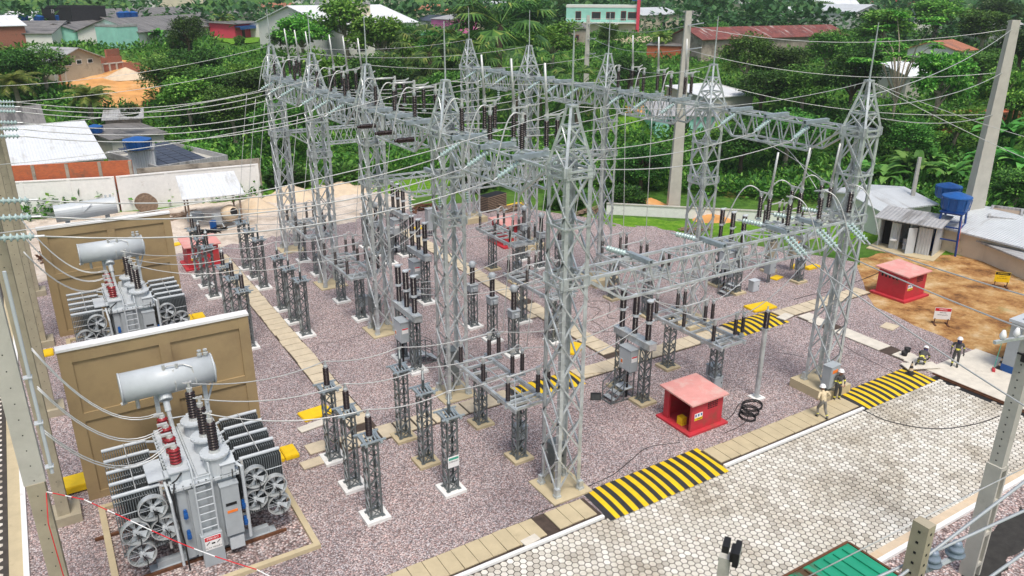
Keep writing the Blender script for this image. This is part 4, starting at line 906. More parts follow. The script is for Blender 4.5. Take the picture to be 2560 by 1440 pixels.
def firewall(y,label):
    t=thing('firewall',label,'wall',(2.85,y,0),0,'firewalls'); w=3.5; h=6.6
    q=MB(); q.bb(-w,w,-.12,.12,0,h); q.build('panel','tan',t)
    q=MB()
    for x in (-w+.02,-.02,w-.42+.0): 
        x0=x; q.bb(x0,x0+.42,-.2,.2,0,h-.02)
    for z0,z1 in ((h-.5,h-.01),(3.55,3.9),(.0,.35)): q.bb(-w+.44,-.02,-.19,.19,z0,z1); q.bb(.4,w-.42,-.19,.19,z0,z1)
    q.build('frame','tan',t)
    q=MB(); q.bb(-w-.03,w+.03,-.24,.24,h,h+.1); q.build('coping','white',t); return t
firewall(31.3,'tan rendered firewall with white coping behind the front transformer'); firewall(49.9,'tan rendered firewall with white coping behind the rear transformer')
for o,n_ in ((0,'front'),(18.4,'rear')):
    for k,(y,ty) in enumerate(((25.7,21.7),(26.9,26),(28.1,30.9))):
        for d_ in (0,.28):
            wire((2.1,y+o+d_*.6,4.62),(LX+.25,25.0+o+k*2.2+d_*.6,6.6+k*.5 if o==0 else 7.2+k*.4),1.1,f'{"first" if d_==0 else "second"} strand of the {ORD3[k]} slack cable pair from the {n_} transformer red bushings',group='slack cables',r=.022)
# ------------------------------------------------------------------ concrete gantry poles at the left edge
def make_cpole(smooth):
    t=thing('concrete_pole','x','pole'); H=13.6; w0,w1=.62,.4
    q=MB(); q.box((0,0,.2),(1.15,1.15,.4)); q.build('footing','cpole',t)
    q=MB(); n=11
    def wz(z): return w0+(w1-w0)*z/H
    zt=7.2 if smooth else H
    for s in (-1,1):
        a,b=wz(0)/2,wz(zt)/2; q.bar((.0,s*a,.3),(0,s*b,zt),.5 if 0 else .42,.13)
    q.bar((0,0,.3),(0,0,zt),.1,.4)
    for i in range(n):
        z=.5+i*(zt-.6)/n; q.box((0,0,z),(.4,wz(z)-.1,.16))
    q.build('ribbed_shaft','cpole',t)
    if smooth:
        q=MB(); z0=zt; vs=[]
        for z in (z0,H): w=wz(z)/2+.03; vs+=[(-.25,-w,z),(.25,-w,z),(.25,w,z),(-.25,w,z)]
        q.add(vs,[(0,1,5,4),(1,2,6,5),(2,3,7,6),(3,0,4,7),(3,2,1,0),(4,5,6,7)]); q.build('smooth_shaft','cgrey',t)
    q=MB()
    for i in range(26): q.box((.0,-wz(1+i*.45)/2-.07 if not(smooth and 1+i*.45>zt) else -wz(1+i*.45)/2-.031,1+i*.45),(.03,.004,.03))
    q.build('bolt_holes','dark',t); return t
cs=Proto(make_cpole(True)); cr_=Proto(make_cpole(False))
cs.put((LX,21.3,0),0,'near concrete gantry pole at the left edge, smooth grey above and ribbed below','concrete gantry poles')
for y,n_ in ((30.4,'beside the front firewall'),(39.9,'between the two firewalls'),(49.0,'beside the rear firewall'),(58.4,'beyond the rear firewall')): cr_.put((LX,y,0),0,f'ribbed concrete gantry pole {n_} at the left edge','concrete gantry poles')
for y0,y1,n_ in ((21.3,30.4,'front'),(39.9,49,'third'),(49,58.4,'rear')):
    q=MB(); q.bb(LX-.15,LX+.15,y0,y1,12.7,13.2); tag(q.build('concrete_crossbeam','cpole'),f'concrete beam of the left gantry, {n_} span','beam','concrete gantry beams')
q=MB(); q.tube([(LX+.45,21.0,13.0),(LX+.43,21.0,7.4)],.045,8); 
for z in (7.6,8.9,10.2): q.box((LX+.4,21.03,z),(.2,.2,.03))
tag(q.build('conduit','tlight'),'pale conduit pipe strapped to the near left concrete pole','pipe')
q=MB(); a=V((LX+.2,21.0,6.9)); ps=[a,V((LX+1.0,20.6,6.6)),V((0.4,19.9,6.0)),V((3.0,17.6,4.9)),V((6,14.5,3.6)),V((8.3,12.2,2.6)),V((9.5,7.9,1.2))]
sm=[]
for i in range(len(ps)-1):
    for j in range(6): sm.append(ps[i].lerp(ps[i+1],j/6)-V((0,0,.12*math.sin(PI*j/6) if i>1 else 0)))
sm.append(ps[-1]); n=len(sm)
t=thing('barrier_tape','red and white barrier tape stretched from the left concrete pole past the front transformer','tape')
for i in range(0,n-1): 
    q=MB(); q.tube(sm[i:i+2],.014,6); q.build('tape_stripe','signred' if i%3 else 'signwhite',t)
q=MB(); q.tube([a,V((LX+.1,20.6,6.2)),V((LX+.15,20.5,4.5)),V((LX+.35,20.6,2)),V((LX+.4,20.7,0))],.014,6); tag(q.build('hanging_tape','signred'),'dark red tape hanging down the near left concrete pole','tape')
# ------------------------------------------------------------------ red kiosks
def make_kiosk(open_):
    t=thing('red_kiosk','x','kiosk'); w,d,h=2.0,1.85,1.58
    q=MB(); q.box((0,0,.07),(w+.5,d+.45,.14)); q.build('plinth','red',t)
    q=MB(); q.bb(-w/2,w/2,d/2-.1,d/2,.14,h); q.bb(w/2-.12,w/2,-d/2,d/2-.1,.14,h)
    if open_: q.bb(-w/2,-w/2+.12,d/2-.35,d/2-.1,.14,h); q.bb(-w/2,-w/2+.12,-d/2,-d/2+.12,.14,h); q.bb(-w/2,w/2-.12,-d/2,-d/2+.0,.14,h) if 0 else None; q.bb(-w/2+.12,-w/2+.2,d/2-.35,d/2-.1,.14,h) if 0 else None
    else: q.bb(-w/2,-w/2+.12,-d/2,d/2-.1,.14,h)
    q.bb(-w/2+.12,w/2-.12,-d/2,-d/2+.1,.14,h); q.build('walls','red',t)
    q=MB(); bmq=((-w/2-.18,-d/2-.18,h),(w/2+.18,-d/2-.18,h+.0),(w/2+.18,d/2+.18,h+.12),(-w/2-.18,d/2+.18,h+.12)); vs=list(bmq)+[(a,b,c+.07) for a,b,c in bmq]
    q.add(vs,[(3,2,1,0),(4,5,6,7),(0,1,5,4),(1,2,6,5),(2,3,7,6),(3,0,4,7)]); q.build('roof','pinkroof',t)
    q=MB()
    for i in range(6):
        for j in range(4): q.box((.05+i*.11,-d/2-.004,1.1+j*.1),(.07,.01,.065))
    for i in range(5): q.box((w/2+.004,-.5+i*.24,1.32),(.01,.14,.14))
    for i in range(5): q.box((-w/2-.004,-.3+i*.24,1.3),(.01,.12,.2)) if not open_ else None
    q.build('vent_holes','dark',t)
    q=MB(); q.box((-.55,-d/2-.006,.85),(.5,.012,.36)); q.k=1; q.box((-.55,-d/2-.014,.74),(.5,.006,.13)); s=q.build('warning_sign',['signwhite','yellow'],t)
    q=MB()
    for i in range(3): q.box((-.72+i*.17,-d/2-.015,.93),(.08,.005,.12))
    q.k=1; q.box((-.5,-d/2-.018,.74),(.3,.004,.03)); q.build('pictograms',['blue','ink'],s)
    return t
ko=make_kiosk(True); ko.location=(24.55,23.15,0); tag(ko,'open red kiosk with faded pink roof behind the road, a yellow box inside','kiosk','red kiosks')
kc=Proto(make_kiosk(False)); kc.put((48.6,28.1,0),0,'closed red kiosk with a yellow and white notice on the orange dirt at the right','red kiosks',scale=1.12)
kc.put((9.3,59.2,0),0,'red kiosk behind the arresters at the rear firewall','red kiosks',scale=1.1); kc.put((32.0,51.8,0),0,'red kiosk in the far middle of the yard behind the disconnector','red kiosks',scale=1.15)
q=MB(); q.box((23.75,23.0,.34),(.3,.34,.4)); tag(q.build('yellow_box','yellow'),'yellow box inside the open red kiosk','box')
q=MB(); q.lathe([(.14,.12),(.5,.12),(.52,.09),(.55,.05)],12,(24.75,22.6,0)); tag(q.build('red_can','signred'),'red can inside the open red kiosk','can')
# cables lying on the gravel
def gcable(px,label,r=.022,z=.03):
    ps=[]
    for p in px: g=at(*p); ps.append(V((g.x,g.y,z)))
    sm=[]
    for i in range(len(ps)-1):
        p0,p1,p2,p3=ps[max(i-1,0)],ps[i],ps[i+1],ps[min(i+2,len(ps)-1)]
        for j in range(5):
            u=j/5; sm.append(.5*((2*p1)+(p2-p0)*u+(2*p0-5*p1+4*p2-p3)*u*u+(3*p1-p0-3*p2+p3)*u**3))
    sm.append(ps[-1]); q=MB(); q.tube(sm,r,5); tag(q.build('ground_cable','black',None,True),label,'cable','cables on the ground')
gcable([(1300,1372),(1312,1330),(1335,1290),(1400,1262),(1470,1218),(1530,1190),(1580,1150),(1620,1120),(1700,1108)],'black cable running from the roadside slabs past the long ramp to the open kiosk')
gcable([(2075,1010),(2140,1020),(2210,1052),(2290,1070),(2360,1074),(2440,1062),(2500,1042)],'thin black cable curving over the hexagonal paving',.018,.06)
gcable([(1450,755),(1515,755),(1525,775),(1520,795),(1560,800),(1640,812)],'black cable looping on the gravel behind the nearest tower')
gcable([(1450,765),(1500,775),(1480,800),(1500,815),(1510,830),(1480,832),(1540,830)],'wavy black cable on the gravel beside the cross trench')
gcable([(775,872),(800,860),(840,855),(910,835),(930,800)],'thin cable on the gravel right of the long trench',.016)
gcable([(2100,860),(2150,890),(2220,925),(2240,935)],'black cable on the gravel towards the cone',.02)
gcable([(1930,880),(1990,890),(2040,905),(2060,900)],'thin cable on the gravel behind the lone post',.016)
gcable([(1985,750),(2030,738),(2080,728),(2180,690),(2200,680)],'black hose on the gravel near the right tower and the closed kiosk',.03)
gcable([(910,1060),(950,1050),(990,1035),(1060,1010)],'thin cable beside the cross trench slabs',.016)
rr=random.Random(9)
for k in range(3):
    cx,cy=27.0+k*.5,21.9+k*.3; ps=[V((cx+(.35+.12*k)*math.cos(a*.5)*(1+.1*math.sin(a)),cy+.45*math.sin(a*.5),.03+.004*a)) for a in range(0,44)]
    q=MB(); q.tube(ps,.02,5); tag(q.build('cable_coil','black',None,True),f'tangled coil of black cable right of the open red kiosk, {["left","middle","right"][k]} of the tangle','cable','cable coils by the kiosk')
gcable([(1800,1060),(1830,1040),(1850,1010),(1870,1030),(1860,1060),(1810,1085)],'loose black cable loop between the coils and the kiosk')
# small things
def floodlight(loc,h,label,rz):
    t=thing('floodlight',label,'floodlight',loc,rz); q=MB(); q.box((0,-.12,h),(.42,.1,.3)); q.box((0,-.06,h),(.3,.1,.2)); q.build('lamp_head','black',t)
    q=MB(); q.box((0,-.175,h),(.36,.01,.24)); q.build('lens','pane',t); return t
g=at(1478,1018); floodlight((17.2,21.4,4.3),0,'small black floodlight clamped to the nearest tower',-.6)
t=floodlight((9.5,7.7,9.55),.1,'black floodlight on a short grey post at the bottom edge',.6); q=MB(); q.box((.0,.08,-4.6),(.2,.2,9.2)); q.build('post','cgrey',t); q=MB(); q.box((.2,.1,.05),(.3,.12,.2)); q.build('side_lamp','black',t)
def cone(loc,label):
    t=thing('traffic_cone',label,'traffic cone',loc,0,'striped cones'); q=MB(); q.box((0,0,.02),(.4,.4,.04)); q.k=0
    z=[.04,.2,.34,.48,.62,.72]; r=[.16,.125,.098,.07,.045,.03]
    for i in range(5): q.k=i%2; q.lathe([(z[i],r[i]),(z[i+1],r[i+1])],12)
    q.build('cone','hblack' if 0 else ['hblack','sandpile'],t); return t
cone((38.0,20.5,.1),'black and cream striped cone between the ramp and the kneeling worker'); cone((42.75,18.3,.1),'black and cream striped cone against the equipment house wall')
t=thing('broom','red headed broom with a green handle leaning on the equipment house','broom',(42.2,18.35,.1)); q=MB(); q.box((0,0,.06),(.45,.14,.12),Matrix.Rotation(.5,3,'Z')); q.build('head','red',t); q=MB(); q.tube([(0,0,.1),(.38,.1,1.5)],.018,6); q.build('handle','signgreen',t)
def standsign(loc,rz,w,h,lines,head,m,label,feet=True):
    t=thing('standing_sign',label,'sign',loc,rz); q=MB(); q.box((0,0,.35+h/2),(w,.02,h)); p=q.build('panel',m,t)
    q=MB(); q.box((0,-.012,.35+h*.84),(w*.96,.006,h*.26)); b=q.build('header',head,p)
    text(p,lines[0],h*.18,(0,-.017,.35+h*.84),(R(90),0,0),'signwhite' if head!='ink' else 'yellow')
    for i,l in enumerate(lines[1:]): text(p,l,h*.13,(0,-.013,.35+h*(.58-.2*i)),(R(90),0,0))
    q=MB()
    for s in (-1,1): q.bar((s*w*.4,0,0),(s*w*.4,0,.4),.05); q.box((s*w*.4,0,.03),(.1,.7,.06))
    q.build('feet','rust',t)
standsign((46.0,23.6,.02),-.75,.95,.75,['PERIGO','ÁREA DE','CIRCULAÇÃO'],'signred','signwhite','white and red danger sign on black feet at the edge of the orange dirt')
standsign((55.9,25.2,.05),-.85,.95,.75,['ATENÇÃO','CUIDADO','ALTA TENSÃO'],'ink','yellow','yellow and black warning sign standing on the orange dirt')
def bucket(loc,label): 
    q=MB(); q.lathe([(0,.13),(.02,.14),(.3,.18),(.3,.165),(.05,.12)],14,loc); tag(q.build('bucket','black',None,True),label,'bucket','buckets')
bucket((39.75,22.0,.06),'black bucket beside the kneeling worker'); bucket((40.35,22.2,.06),'dark bucket tipped behind the kneeling worker')
# ------------------------------------------------------------------ equipment house at the right edge
t=thing('equipment_house','grey metal equipment house with a blue base strip and ribbed roof at the right edge','building',(42.6,18.2,0))
q=MB(); q.bb(0,9,-8,0,.5,2.95); q.build('walls','tgrey',t); q=MB(); q.bb(-.02,9.02,-8.02,.02,.1,.5); q.build('base_strip','blue',t)
q=MB(); q.bb(-.12,9.1,-8.1,.12,2.95,3.12); r=q.build('roof','tlight',t); q=MB()
for i in range(13): q.bb(.3,8.8,-7.9+i*.62,-7.9+i*.62+.12,3.12,3.2)
q.build('roof_ribs','tgrey',r); q=MB(); q.box((-.01,-.9,2.4),(.02,.22,.14)); q.build('vent','dark',t)
q=MB(); q.bb(-.03,0,-6.2,-4.2,.6,2.6); q.build('white_door','signwhite',t)
# ------------------------------------------------------------------ people
def person(label,loc,rz,J,mats,hand,extra=None,bands=()):
    """J: joints; the body is grown as one skinned surface rooted at the pelvis"""
    t=thing('person',label,'person',loc,rz)
    vs=[];rad=[];es=[];seg=[]
    def add(p,r,par=None,m=None):
        vs.append(V(p)); rad.append(r)
        if par is not None: es.append((par,len(vs)-1)); seg.append((par,len(vs)-1,m))
        return len(vs)-1
    UP,LO,SK,BO=0,1,2,3
    pel=add(J['pel'],(.15,.115)); sp=add(V(J['pel']).lerp(V(J['che']),.5),(.145,.11),pel,UP); ch=add(J['che'],(.17,.12),sp,UP); nk=add(J['nek'],(.06,.06),ch,UP)
    hd=V(J['hed']); h0=add(hd-V((0,0,.06)),(.075,.08),nk,SK); h1=add(hd+V((0,0,.03)),(.085,.1),h0,SK); h2=add(hd+V((0,0,.12)),(.06,.07),h1,SK)
    for s in 'LR':
        sh=add(J['sh'+s],(.075,.075),ch,UP); m1=add(V(J['sh'+s]).lerp(V(J['el'+s]),.5),(.062,.062),sh,UP); el=add(J['el'+s],(.052,.052),m1,UP); wr=add(J['wr'+s],(.036,.036),el,UP)
        d=(V(J['wr'+s])-V(J['el'+s])).normalized(); ax=d.cross(V((0,0,1))); ax=ax.normalized() if ax.length>.1 else V((1,0,0)); bx=d.cross(ax)
        pm=add(V(J['wr'+s])+d*.06,(.036,.022),wr,hand)
        for k,(o,l) in enumerate(((-.026,.07),(-.009,.085),(.009,.08),(.025,.062))):
            f1=add(V(J['wr'+s])+d*.105+ax*o,(.01,.01),pm,hand); add(V(J['wr'+s])+d*(.105+l*.55)+ax*o+bx*.015,(.009,.009),f1,hand); add(V(J['wr'+s])+d*(.1+l*.9)+ax*o+bx*.045,(.007,.007),len(vs)-1,hand)
        th=add(V(J['wr'+s])+d*.06+ax*(-.045)+bx*.01,(.011,.011),pm,hand); add(V(J['wr'+s])+d*.1+ax*(-.06)+bx*.03,(.008,.008),th,hand)
        hp=add(J['hi'+s],(.105,.1),pel,LO); m2=add(V(J['hi'+s]).lerp(V(J['kn'+s]),.5),(.09,.09),hp,LO); kn=add(J['kn'+s],(.07,.07),m2,LO); m3=add(V(J['kn'+s]).lerp(V(J['an'+s]),.4),(.068,.068),kn,LO); an=add(J['an'+s],(.052,.052),m3,LO); add(J['to'+s],(.045,.04),an,BO)
    me=bpy.data.meshes.new('body'); me.from_pydata(vs,es,[]); o=bpy.data.objects.new('body',me); COL.objects.link(o)
    md=o.modifiers.new('skin','SKIN'); md.branch_smoothing=.6; sv=me.skin_vertices[0].data
    for i,r in enumerate(rad): sv[i].radius=r; sv[i].use_root=(i==0)
    md2=o.modifiers.new('sub','SUBSURF'); md2.levels=md2.render_levels=1
    dg=bpy.context.evaluated_depsgraph_get(); ev=bpy.data.meshes.new_from_object(o.evaluated_get(dg)); bpy.data.objects.remove(o)
    ev.materials.clear()
    for m in mats: ev.materials.append(M[m])
    for p in ev.polygons:
        c=p.center; best=(9,0)
        for a,b,m in seg:
            A,B=vs[a],vs[b]; ab=B-A; u=max(0,min(1,(c-A).dot(ab)/max(ab.length_squared,1e-9))); dd=(c-(A+ab*u)).length
            if dd<best[0]: best=(dd,m)
        k=best[1]
        for j0,j1,u0,u1 in bands:
            A,B=V(J[j0]),V(J[j1]); ab=B-A; u=(c-A).dot(ab)/ab.length_squared
            if u0<u<u1 and (c-(A+ab*u)).length<.22: k=4
        p.material_index=k; p.use_smooth=True
    b=bpy.data.objects.new('body',ev); COL.objects.link(b); b.parent=t
    q=MB(); q.lathe([(.0,.15),(.012,.15),(.014,.135),(.07,.128),(.12,.095),(.15,.03)],16); hm=q.build('helmet','helmet',t,True,hd+V((0,0,.07)))
    hm.rotation_euler=J.get('tilt',(0,0,0))
    q=MB(); f=V(J.get('face',(0,1,0))); sd=f.cross(V((0,0,1))).normalized() if abs(f.z)<.9 else V((1,0,0))
    if extra: # cloth hood round neck and cheeks
        q.lathe([(-.16,.115),(-.06,.108),(.05,.105)],12); q.build('hood',extra,t,True,hd)
    q=MB(); q.box(hd+f*.115+V((0,0,.0)),(.03,.03,.05)); q.k=1
    for s in (-1,1): q.box(hd+f*.098+sd*s*.035+V((0,0,.03)),(.02,.02,.014))
    q.box(hd+f*.1+V((0,0,-.055)),(.045,.02,.012)); q.build('face',['skin','ink'],t); return t
STD=dict(pel=(0,0,.93),che=(0,.02,1.28),nek=(0,.0,1.46),hed=(0,.03,1.58),shL=(-.19,0,1.4),shR=(.19,0,1.4),elL=(-.29,-.03,1.14),elR=(.29,-.03,1.14),wrL=(-.3,.1,.92),wrR=(.3,.08,.9),hiL=(-.1,0,.88),hiR=(.1,0,.88),knL=(-.12,.05,.5),knR=(.12,.03,.5),anL=(-.13,0,.09),anR=(.13,-.02,.09),toL=(-.15,.17,.05),toR=(.15,.15,.05))
UNI=['uniform','uniform','skin','boot','reflect']
band=[('shL','elL',.75,.95),('shR','elR',.75,.95),('knL','anL',.55,.75),('knR','anR',.55,.75),('pel','nek',.22,.34)]
person('worker standing in charcoal uniform with reflective bands, white helmet and dark hood',(40.85,19.75,.1),R(120),STD,UNI,3,'purple',band)
KN=dict(pel=(0,-.15,.36),che=(0,.22,.62),nek=(0,.36,.7),hed=(0,.47,.76),shL=(-.19,.3,.66),shR=(.19,.3,.66),elL=(-.26,.42,.4),elR=(.26,.44,.4),wrL=(-.2,.58,.2),wrR=(.18,.6,.2),hiL=(-.11,-.15,.36),hiR=(.11,-.15,.36),knL=(-.17,.22,.12),knR=(.16,.26,.3),anL=(-.15,-.22,.08),anR=(.15,.0,.08),toL=(-.15,-.38,.05),toR=(.16,.16,.05),tilt=(-.6,0,0))
person('worker kneeling and bending forward over the trench in charcoal uniform and white helmet',(39.3,20.75,.2),R(-75),KN,UNI,3,'purple',band)
WK=dict(STD); WK.update(pel=(0,0,.92),che=(0,.1,1.25),nek=(0,.17,1.41),hed=(0,.23,1.52),shL=(-.2,.12,1.35),shR=(.2,.12,1.35),elL=(-.36,-.02,1.16),elR=(.38,.06,1.13),wrL=(-.24,.16,1.0),wrR=(.2,.22,1.02),knL=(-.12,.2,.5),knR=(.12,-.02,.5),anL=(-.13,.1,.09),anR=(.14,-.28,.12),toL=(-.15,.27,.05),toR=(.15,-.12,.05))
person('person in cream shirt, grey trousers and white helmet walking on the roadside slabs',(29.95,19.95,.08),R(-15),WK,['shirt','trouser','skin','boot','reflect'],2,None,[('knL','anL',.6,.75),('knR','anR',.6,.75)])
ST2=dict(STD); ST2.update(elL=(-.27,.05,1.12),wrL=(-.12,.26,1.05),elR=(.27,.05,1.12),wrR=(.1,.28,1.02))
person('worker in charcoal uniform and white helmet standing beside the control box behind another person',(32.15,20.75,.02),R(160),ST2,UNI,2,None,band)
# ------------------------------------------------------------------ foreground right: pole, post, line, green container
p=V((25.42,10.22,0))
t=thing('concrete_pole','pale concrete distribution pole with bolt holes at the lower right','pole',(p.x,p.y,0))
q=MB(); q.bar((0,0,4.6),(0,0,12.6),.34,.42); q.build('upper_shaft','cgrey',t)
q=MB(); q.bar((-.19,0,0),(-.19,0,4.6),.1,.5); q.bar((.19,0,0),(.19,0,4.6),.1,.5); q.bar((0,0,0),(0,0,4.6),.3,.1)
for i in range(4): q.box((0,0,.6+i*1.3),(.3,.48,.14))
q.build('ribbed_shaft','cgrey',t); q=MB()
for i in range(28): q.box((-.211,0,4.8+i*.27),(.006,.045,.045)); q.box((0,-.171,4.8+i*.27),(.045,.006,.045))
q.build('bolt_holes','dark',t)
q=MB(); q.bar((-1.6,.3,9.3),(.2,-.1,9.3),.1); 
q.build('crossarm','galv',t); q=MB()
for x in (-1.3,-.75): q.lathe([(9.35,.04),(9.42,.09),(9.5,.1),(9.66,.04)],10,(x,.24+(-1.3-x)*.22,0))
q.build('pin_insulators','signwhite',t,True)
q=MB(); q.box((-.27,-.1,8.6),(.18,.2,.26)); q.box((0,0,8.65),(.46,.38,.05)); q.build('clamp','black',t)
v=ray(2290,1400); p=V((0,0,CAMH))+v*12.6; zt=(V((0,0,CAMH))+ray(2318,1248)*12.9).z
t=thing('short_concrete_post','short mossy concrete post with bolt holes carrying a small cross arm, lower right','post',(p.x,p.y,0))
q=MB(); q.box((0,0,zt/2),(.2,.27,zt)); q.build('shaft','cpole',t); q=MB()
for i in range(14): q.box((-.101,0,zt-.15-i*.2),(.004,.045,.045)); q.box((0,-.136,zt-.15-i*.2),(.045,.004,.045))
q.build('bolt_holes','dark',t)
za=zt-1.05; ax=V((.72,-.16,0)).normalized()
q=MB(); q.tube([(.1,0,za+.25),(.25,-.02,za+.2),(.3,-.05,za),(1.05,-.12,za)],.05,6); q.tube([(.1,0,za-.6),(.3,-.3,za-.75),(.95,-.55,za-.75)],.05,6); q.bar((.1,0,za-.1),(.1,0,za-.9),.08); q.build('cross_arm','tgrey',t)
PIN=[(.42,-.05,za+.06),(.98,-.12,za+.06),(.85,-.5,za-.7)]
q=MB()
for x,y,z in PIN: q.lathe([(0,.05),(.02,.15),(.06,.16),(.1,.1),(.12,.13),(.17,.12),(.2,.07),(.24,.085),(.29,.06)],14,(x,y,z))
q.build('pin_insulators','bluegrey',t,True)
lp=V((p.x,p.y,0)); dirA=V((math.cos(R(12)),math.sin(R(12)),0))
for k,(x,y,z) in enumerate(PIN):
    c=lp+V((x,y,z+.3)); dv=(V((0,0,CAMH))+ray(2620,(1160,1310,1225)[0]+k*90)*13.2-c); 
    a=c-dv.normalized()*12; e=c+dv.normalized()*12
    wire(0,0,0,f'thick grey cable over the short post at the lower right, {["first","second","third"][k]} of three',r=.028,group='lower right cables',ps=[a,c,e],m='tgrey')
v1=V((0,0,CAMH))+ray(2000,1452)*12.9; v2=V((0,0,CAMH))+ray(2330,1284)*12.9; v3=V((0,0,CAMH))+ray(2600,1150)*14
wire(0,0,0,'thin wire tied to the top of the short post at the lower right',r=.012,group='lower right cables',ps=[v1,v2,v3])
t=thing('green_container','rusty green container with a ribbed roof at the bottom edge beside the road','container',(20.4,11.9,0),0); 
q=MB(); q.bb(-3.4,0,-5,0,.2,2.3); q.build('body','rgreen',t); q=MB()
for i in range(7): q.bb(-3.25+i*.46,-3.0+i*.46,-4.8,-.15,2.36,2.42)
q.bb(-3.4,0,-5,0,2.302,2.36); q.build('ribbed_roof','rgreen',t); q=MB(); q.bar((-3.4,0,2.36),(0,0,2.36),.08); q.bar((0,-5,2.36),(0,-.045,2.36),.08); q.build('rim','rust',t)
# tall concrete poles behind
def tallpole(px,h,w0,w1,label,arms=0,lean=0):
    g=at(*px); t=thing('tall_concrete_pole',label,'pole',g); q=MB(); n=4
    vs=[]
    for z,w in ((-.5,w0),(h,w1)): vs+=[(a*w/2,b*w*.4,z) for a,b in ((-1,-1),(1,-1),(1,1),(-1,1))]
    q.add(vs,[(0,1,5,4),(1,2,6,5),(2,3,7,6),(3,0,4,7),(3,2,1,0),(4,5,6,7)]); q.build('shaft','cgrey',t)
    if arms:
        q=MB()
        for z in (h-1.2,h-3.2,h-5.2): q.bar((0,-w1*.5,z),(1.1,-1.2,z+.25),.09)
        q.build('insulator_arms','tlight',t)
    t.rotation_euler=(0,0,YAW*-1 if 0 else -YAW); return g
g1=tallpole((1682,527),17.8,1.15,.5,'tall pale concrete pole behind the low white wall, seen between the right row towers',1)
g2=tallpole((2415,602),17.4,1.4,.62,'tall pale concrete pole at the right among the grey roofs',0)
g3=tallpole((1462,285),13.5,.9,.45,'slim tall concrete pole in front of the turquoise building',1)
tallpole((2268,560),6,.35,.25,'short grey pole standing behind the toilet hut roofs')
top2=V((g2.x,g2.y,17.2))
for k,(px,z) in enumerate((((1712,60),0),((1712,110),1),((1712,155),2))):
    e=V((g1.x,g1.y,16.6-2*k)); wire(e,top2-V((0,0,3.2*k+.4)),1.2,f'line between the two tall concrete poles, {["top","middle","bottom"][k]} of three',r=.025,group='line wires')
    wire(top2-V((0,0,3.2*k+.4)),(RX,22.0+.3*k,[14.9,14.4,14.1][k]),.6,f'line from the tall right pole to the front right tower, {["top","middle","bottom"][k]} of three',r=.025,group='line wires')
    wire(e,V((g3.x,g3.y,g3.z+12.8-2*k)),1.0,f'line from the slim pole to the tall middle pole, {["top","middle","bottom"][k]} of three',r=.025,group='line wires')
    f=V((0,0,CAMH))+ray(-60,40+k*30)*140; wire(V((g3.x,g3.y,g3.z+12.8-2*k)),f,1.5,f'distant line running to the far left from the slim pole, {["top","middle","bottom"][k]} of three',r=.025,group='line wires') if 0 else None
v=V((0,0,CAMH))+ray(2590,1400)*20
wire((RX,22,SPZ),V((0,0,CAMH))+ray(3000,430)*42,.6,'earth wire from the front right spire towards the right edge, upper one',name='earth_wire',r=.014,group='earth wires')
wire((RX,22,SPZ),V((0,0,CAMH))+ray(3000,560)*34,.4,'earth wire from the front right spire towards the right edge, lower one',name='earth_wire',r=.014,group='earth wires')
# ------------------------------------------------------------------ boundary walls
def wallrun(name,label,a,b,z0,h,th,m,post=None,pm=None,cap=None,cat='wall'):
    a=V(a); b=V(b); L=(b-a).length; t=thing(name,label,cat,(a.x,a.y,z0),math.atan2((b-a).y,(b-a).x))
    q=MB(); q.bb(0,L,-th/2,th/2,-1,h); q.build('panel',m,t)
    if post:
        n=max(2,round(L/post)); q=MB()
        for i in range(n+1): x=min(max(i*L/n,.15),L-.15); q.bb(x-.14,x+.14,-th/2-.06,th/2+.06,-1,h-.01)
        q.build('posts',pm or m,t)
    if cap: q=MB(); q.bb(0,L,-th/2-.05,th/2+.05,h,h+.1); q.build('coping',cap,t)
    return t
wallrun('boundary_wall','long white rendered boundary wall at the back left of the yard',(-16,85.2),(5.9,78.95),0,3.2,.2,'white',4.1,'white','white')
wallrun('boundary_wall','white rendered boundary wall behind the work shelter at the back of the yard',(6.05,78.9),(18.7,77.9),0,3.2,.2,'white',4.1,'white','white')
wallrun('boundary_wall','orange brick wall with dark stains behind the white boundary wall',(-16,85.75),(7.6,79.15),0,4.6,.2,'brick',2.6,'mould')
wallrun('boundary_wall','mouldy concrete wall with wire on top, right of the brick wall',(7.9,79.2),(19,78.35),0,3.75,.2,'mould',3.5,'mould')
wallrun('low_wall','low white wall along the bright lawn at the far right',(44.3,54.8),(60,40.5),0,.95,.2,'white',None,None,'cgrey')
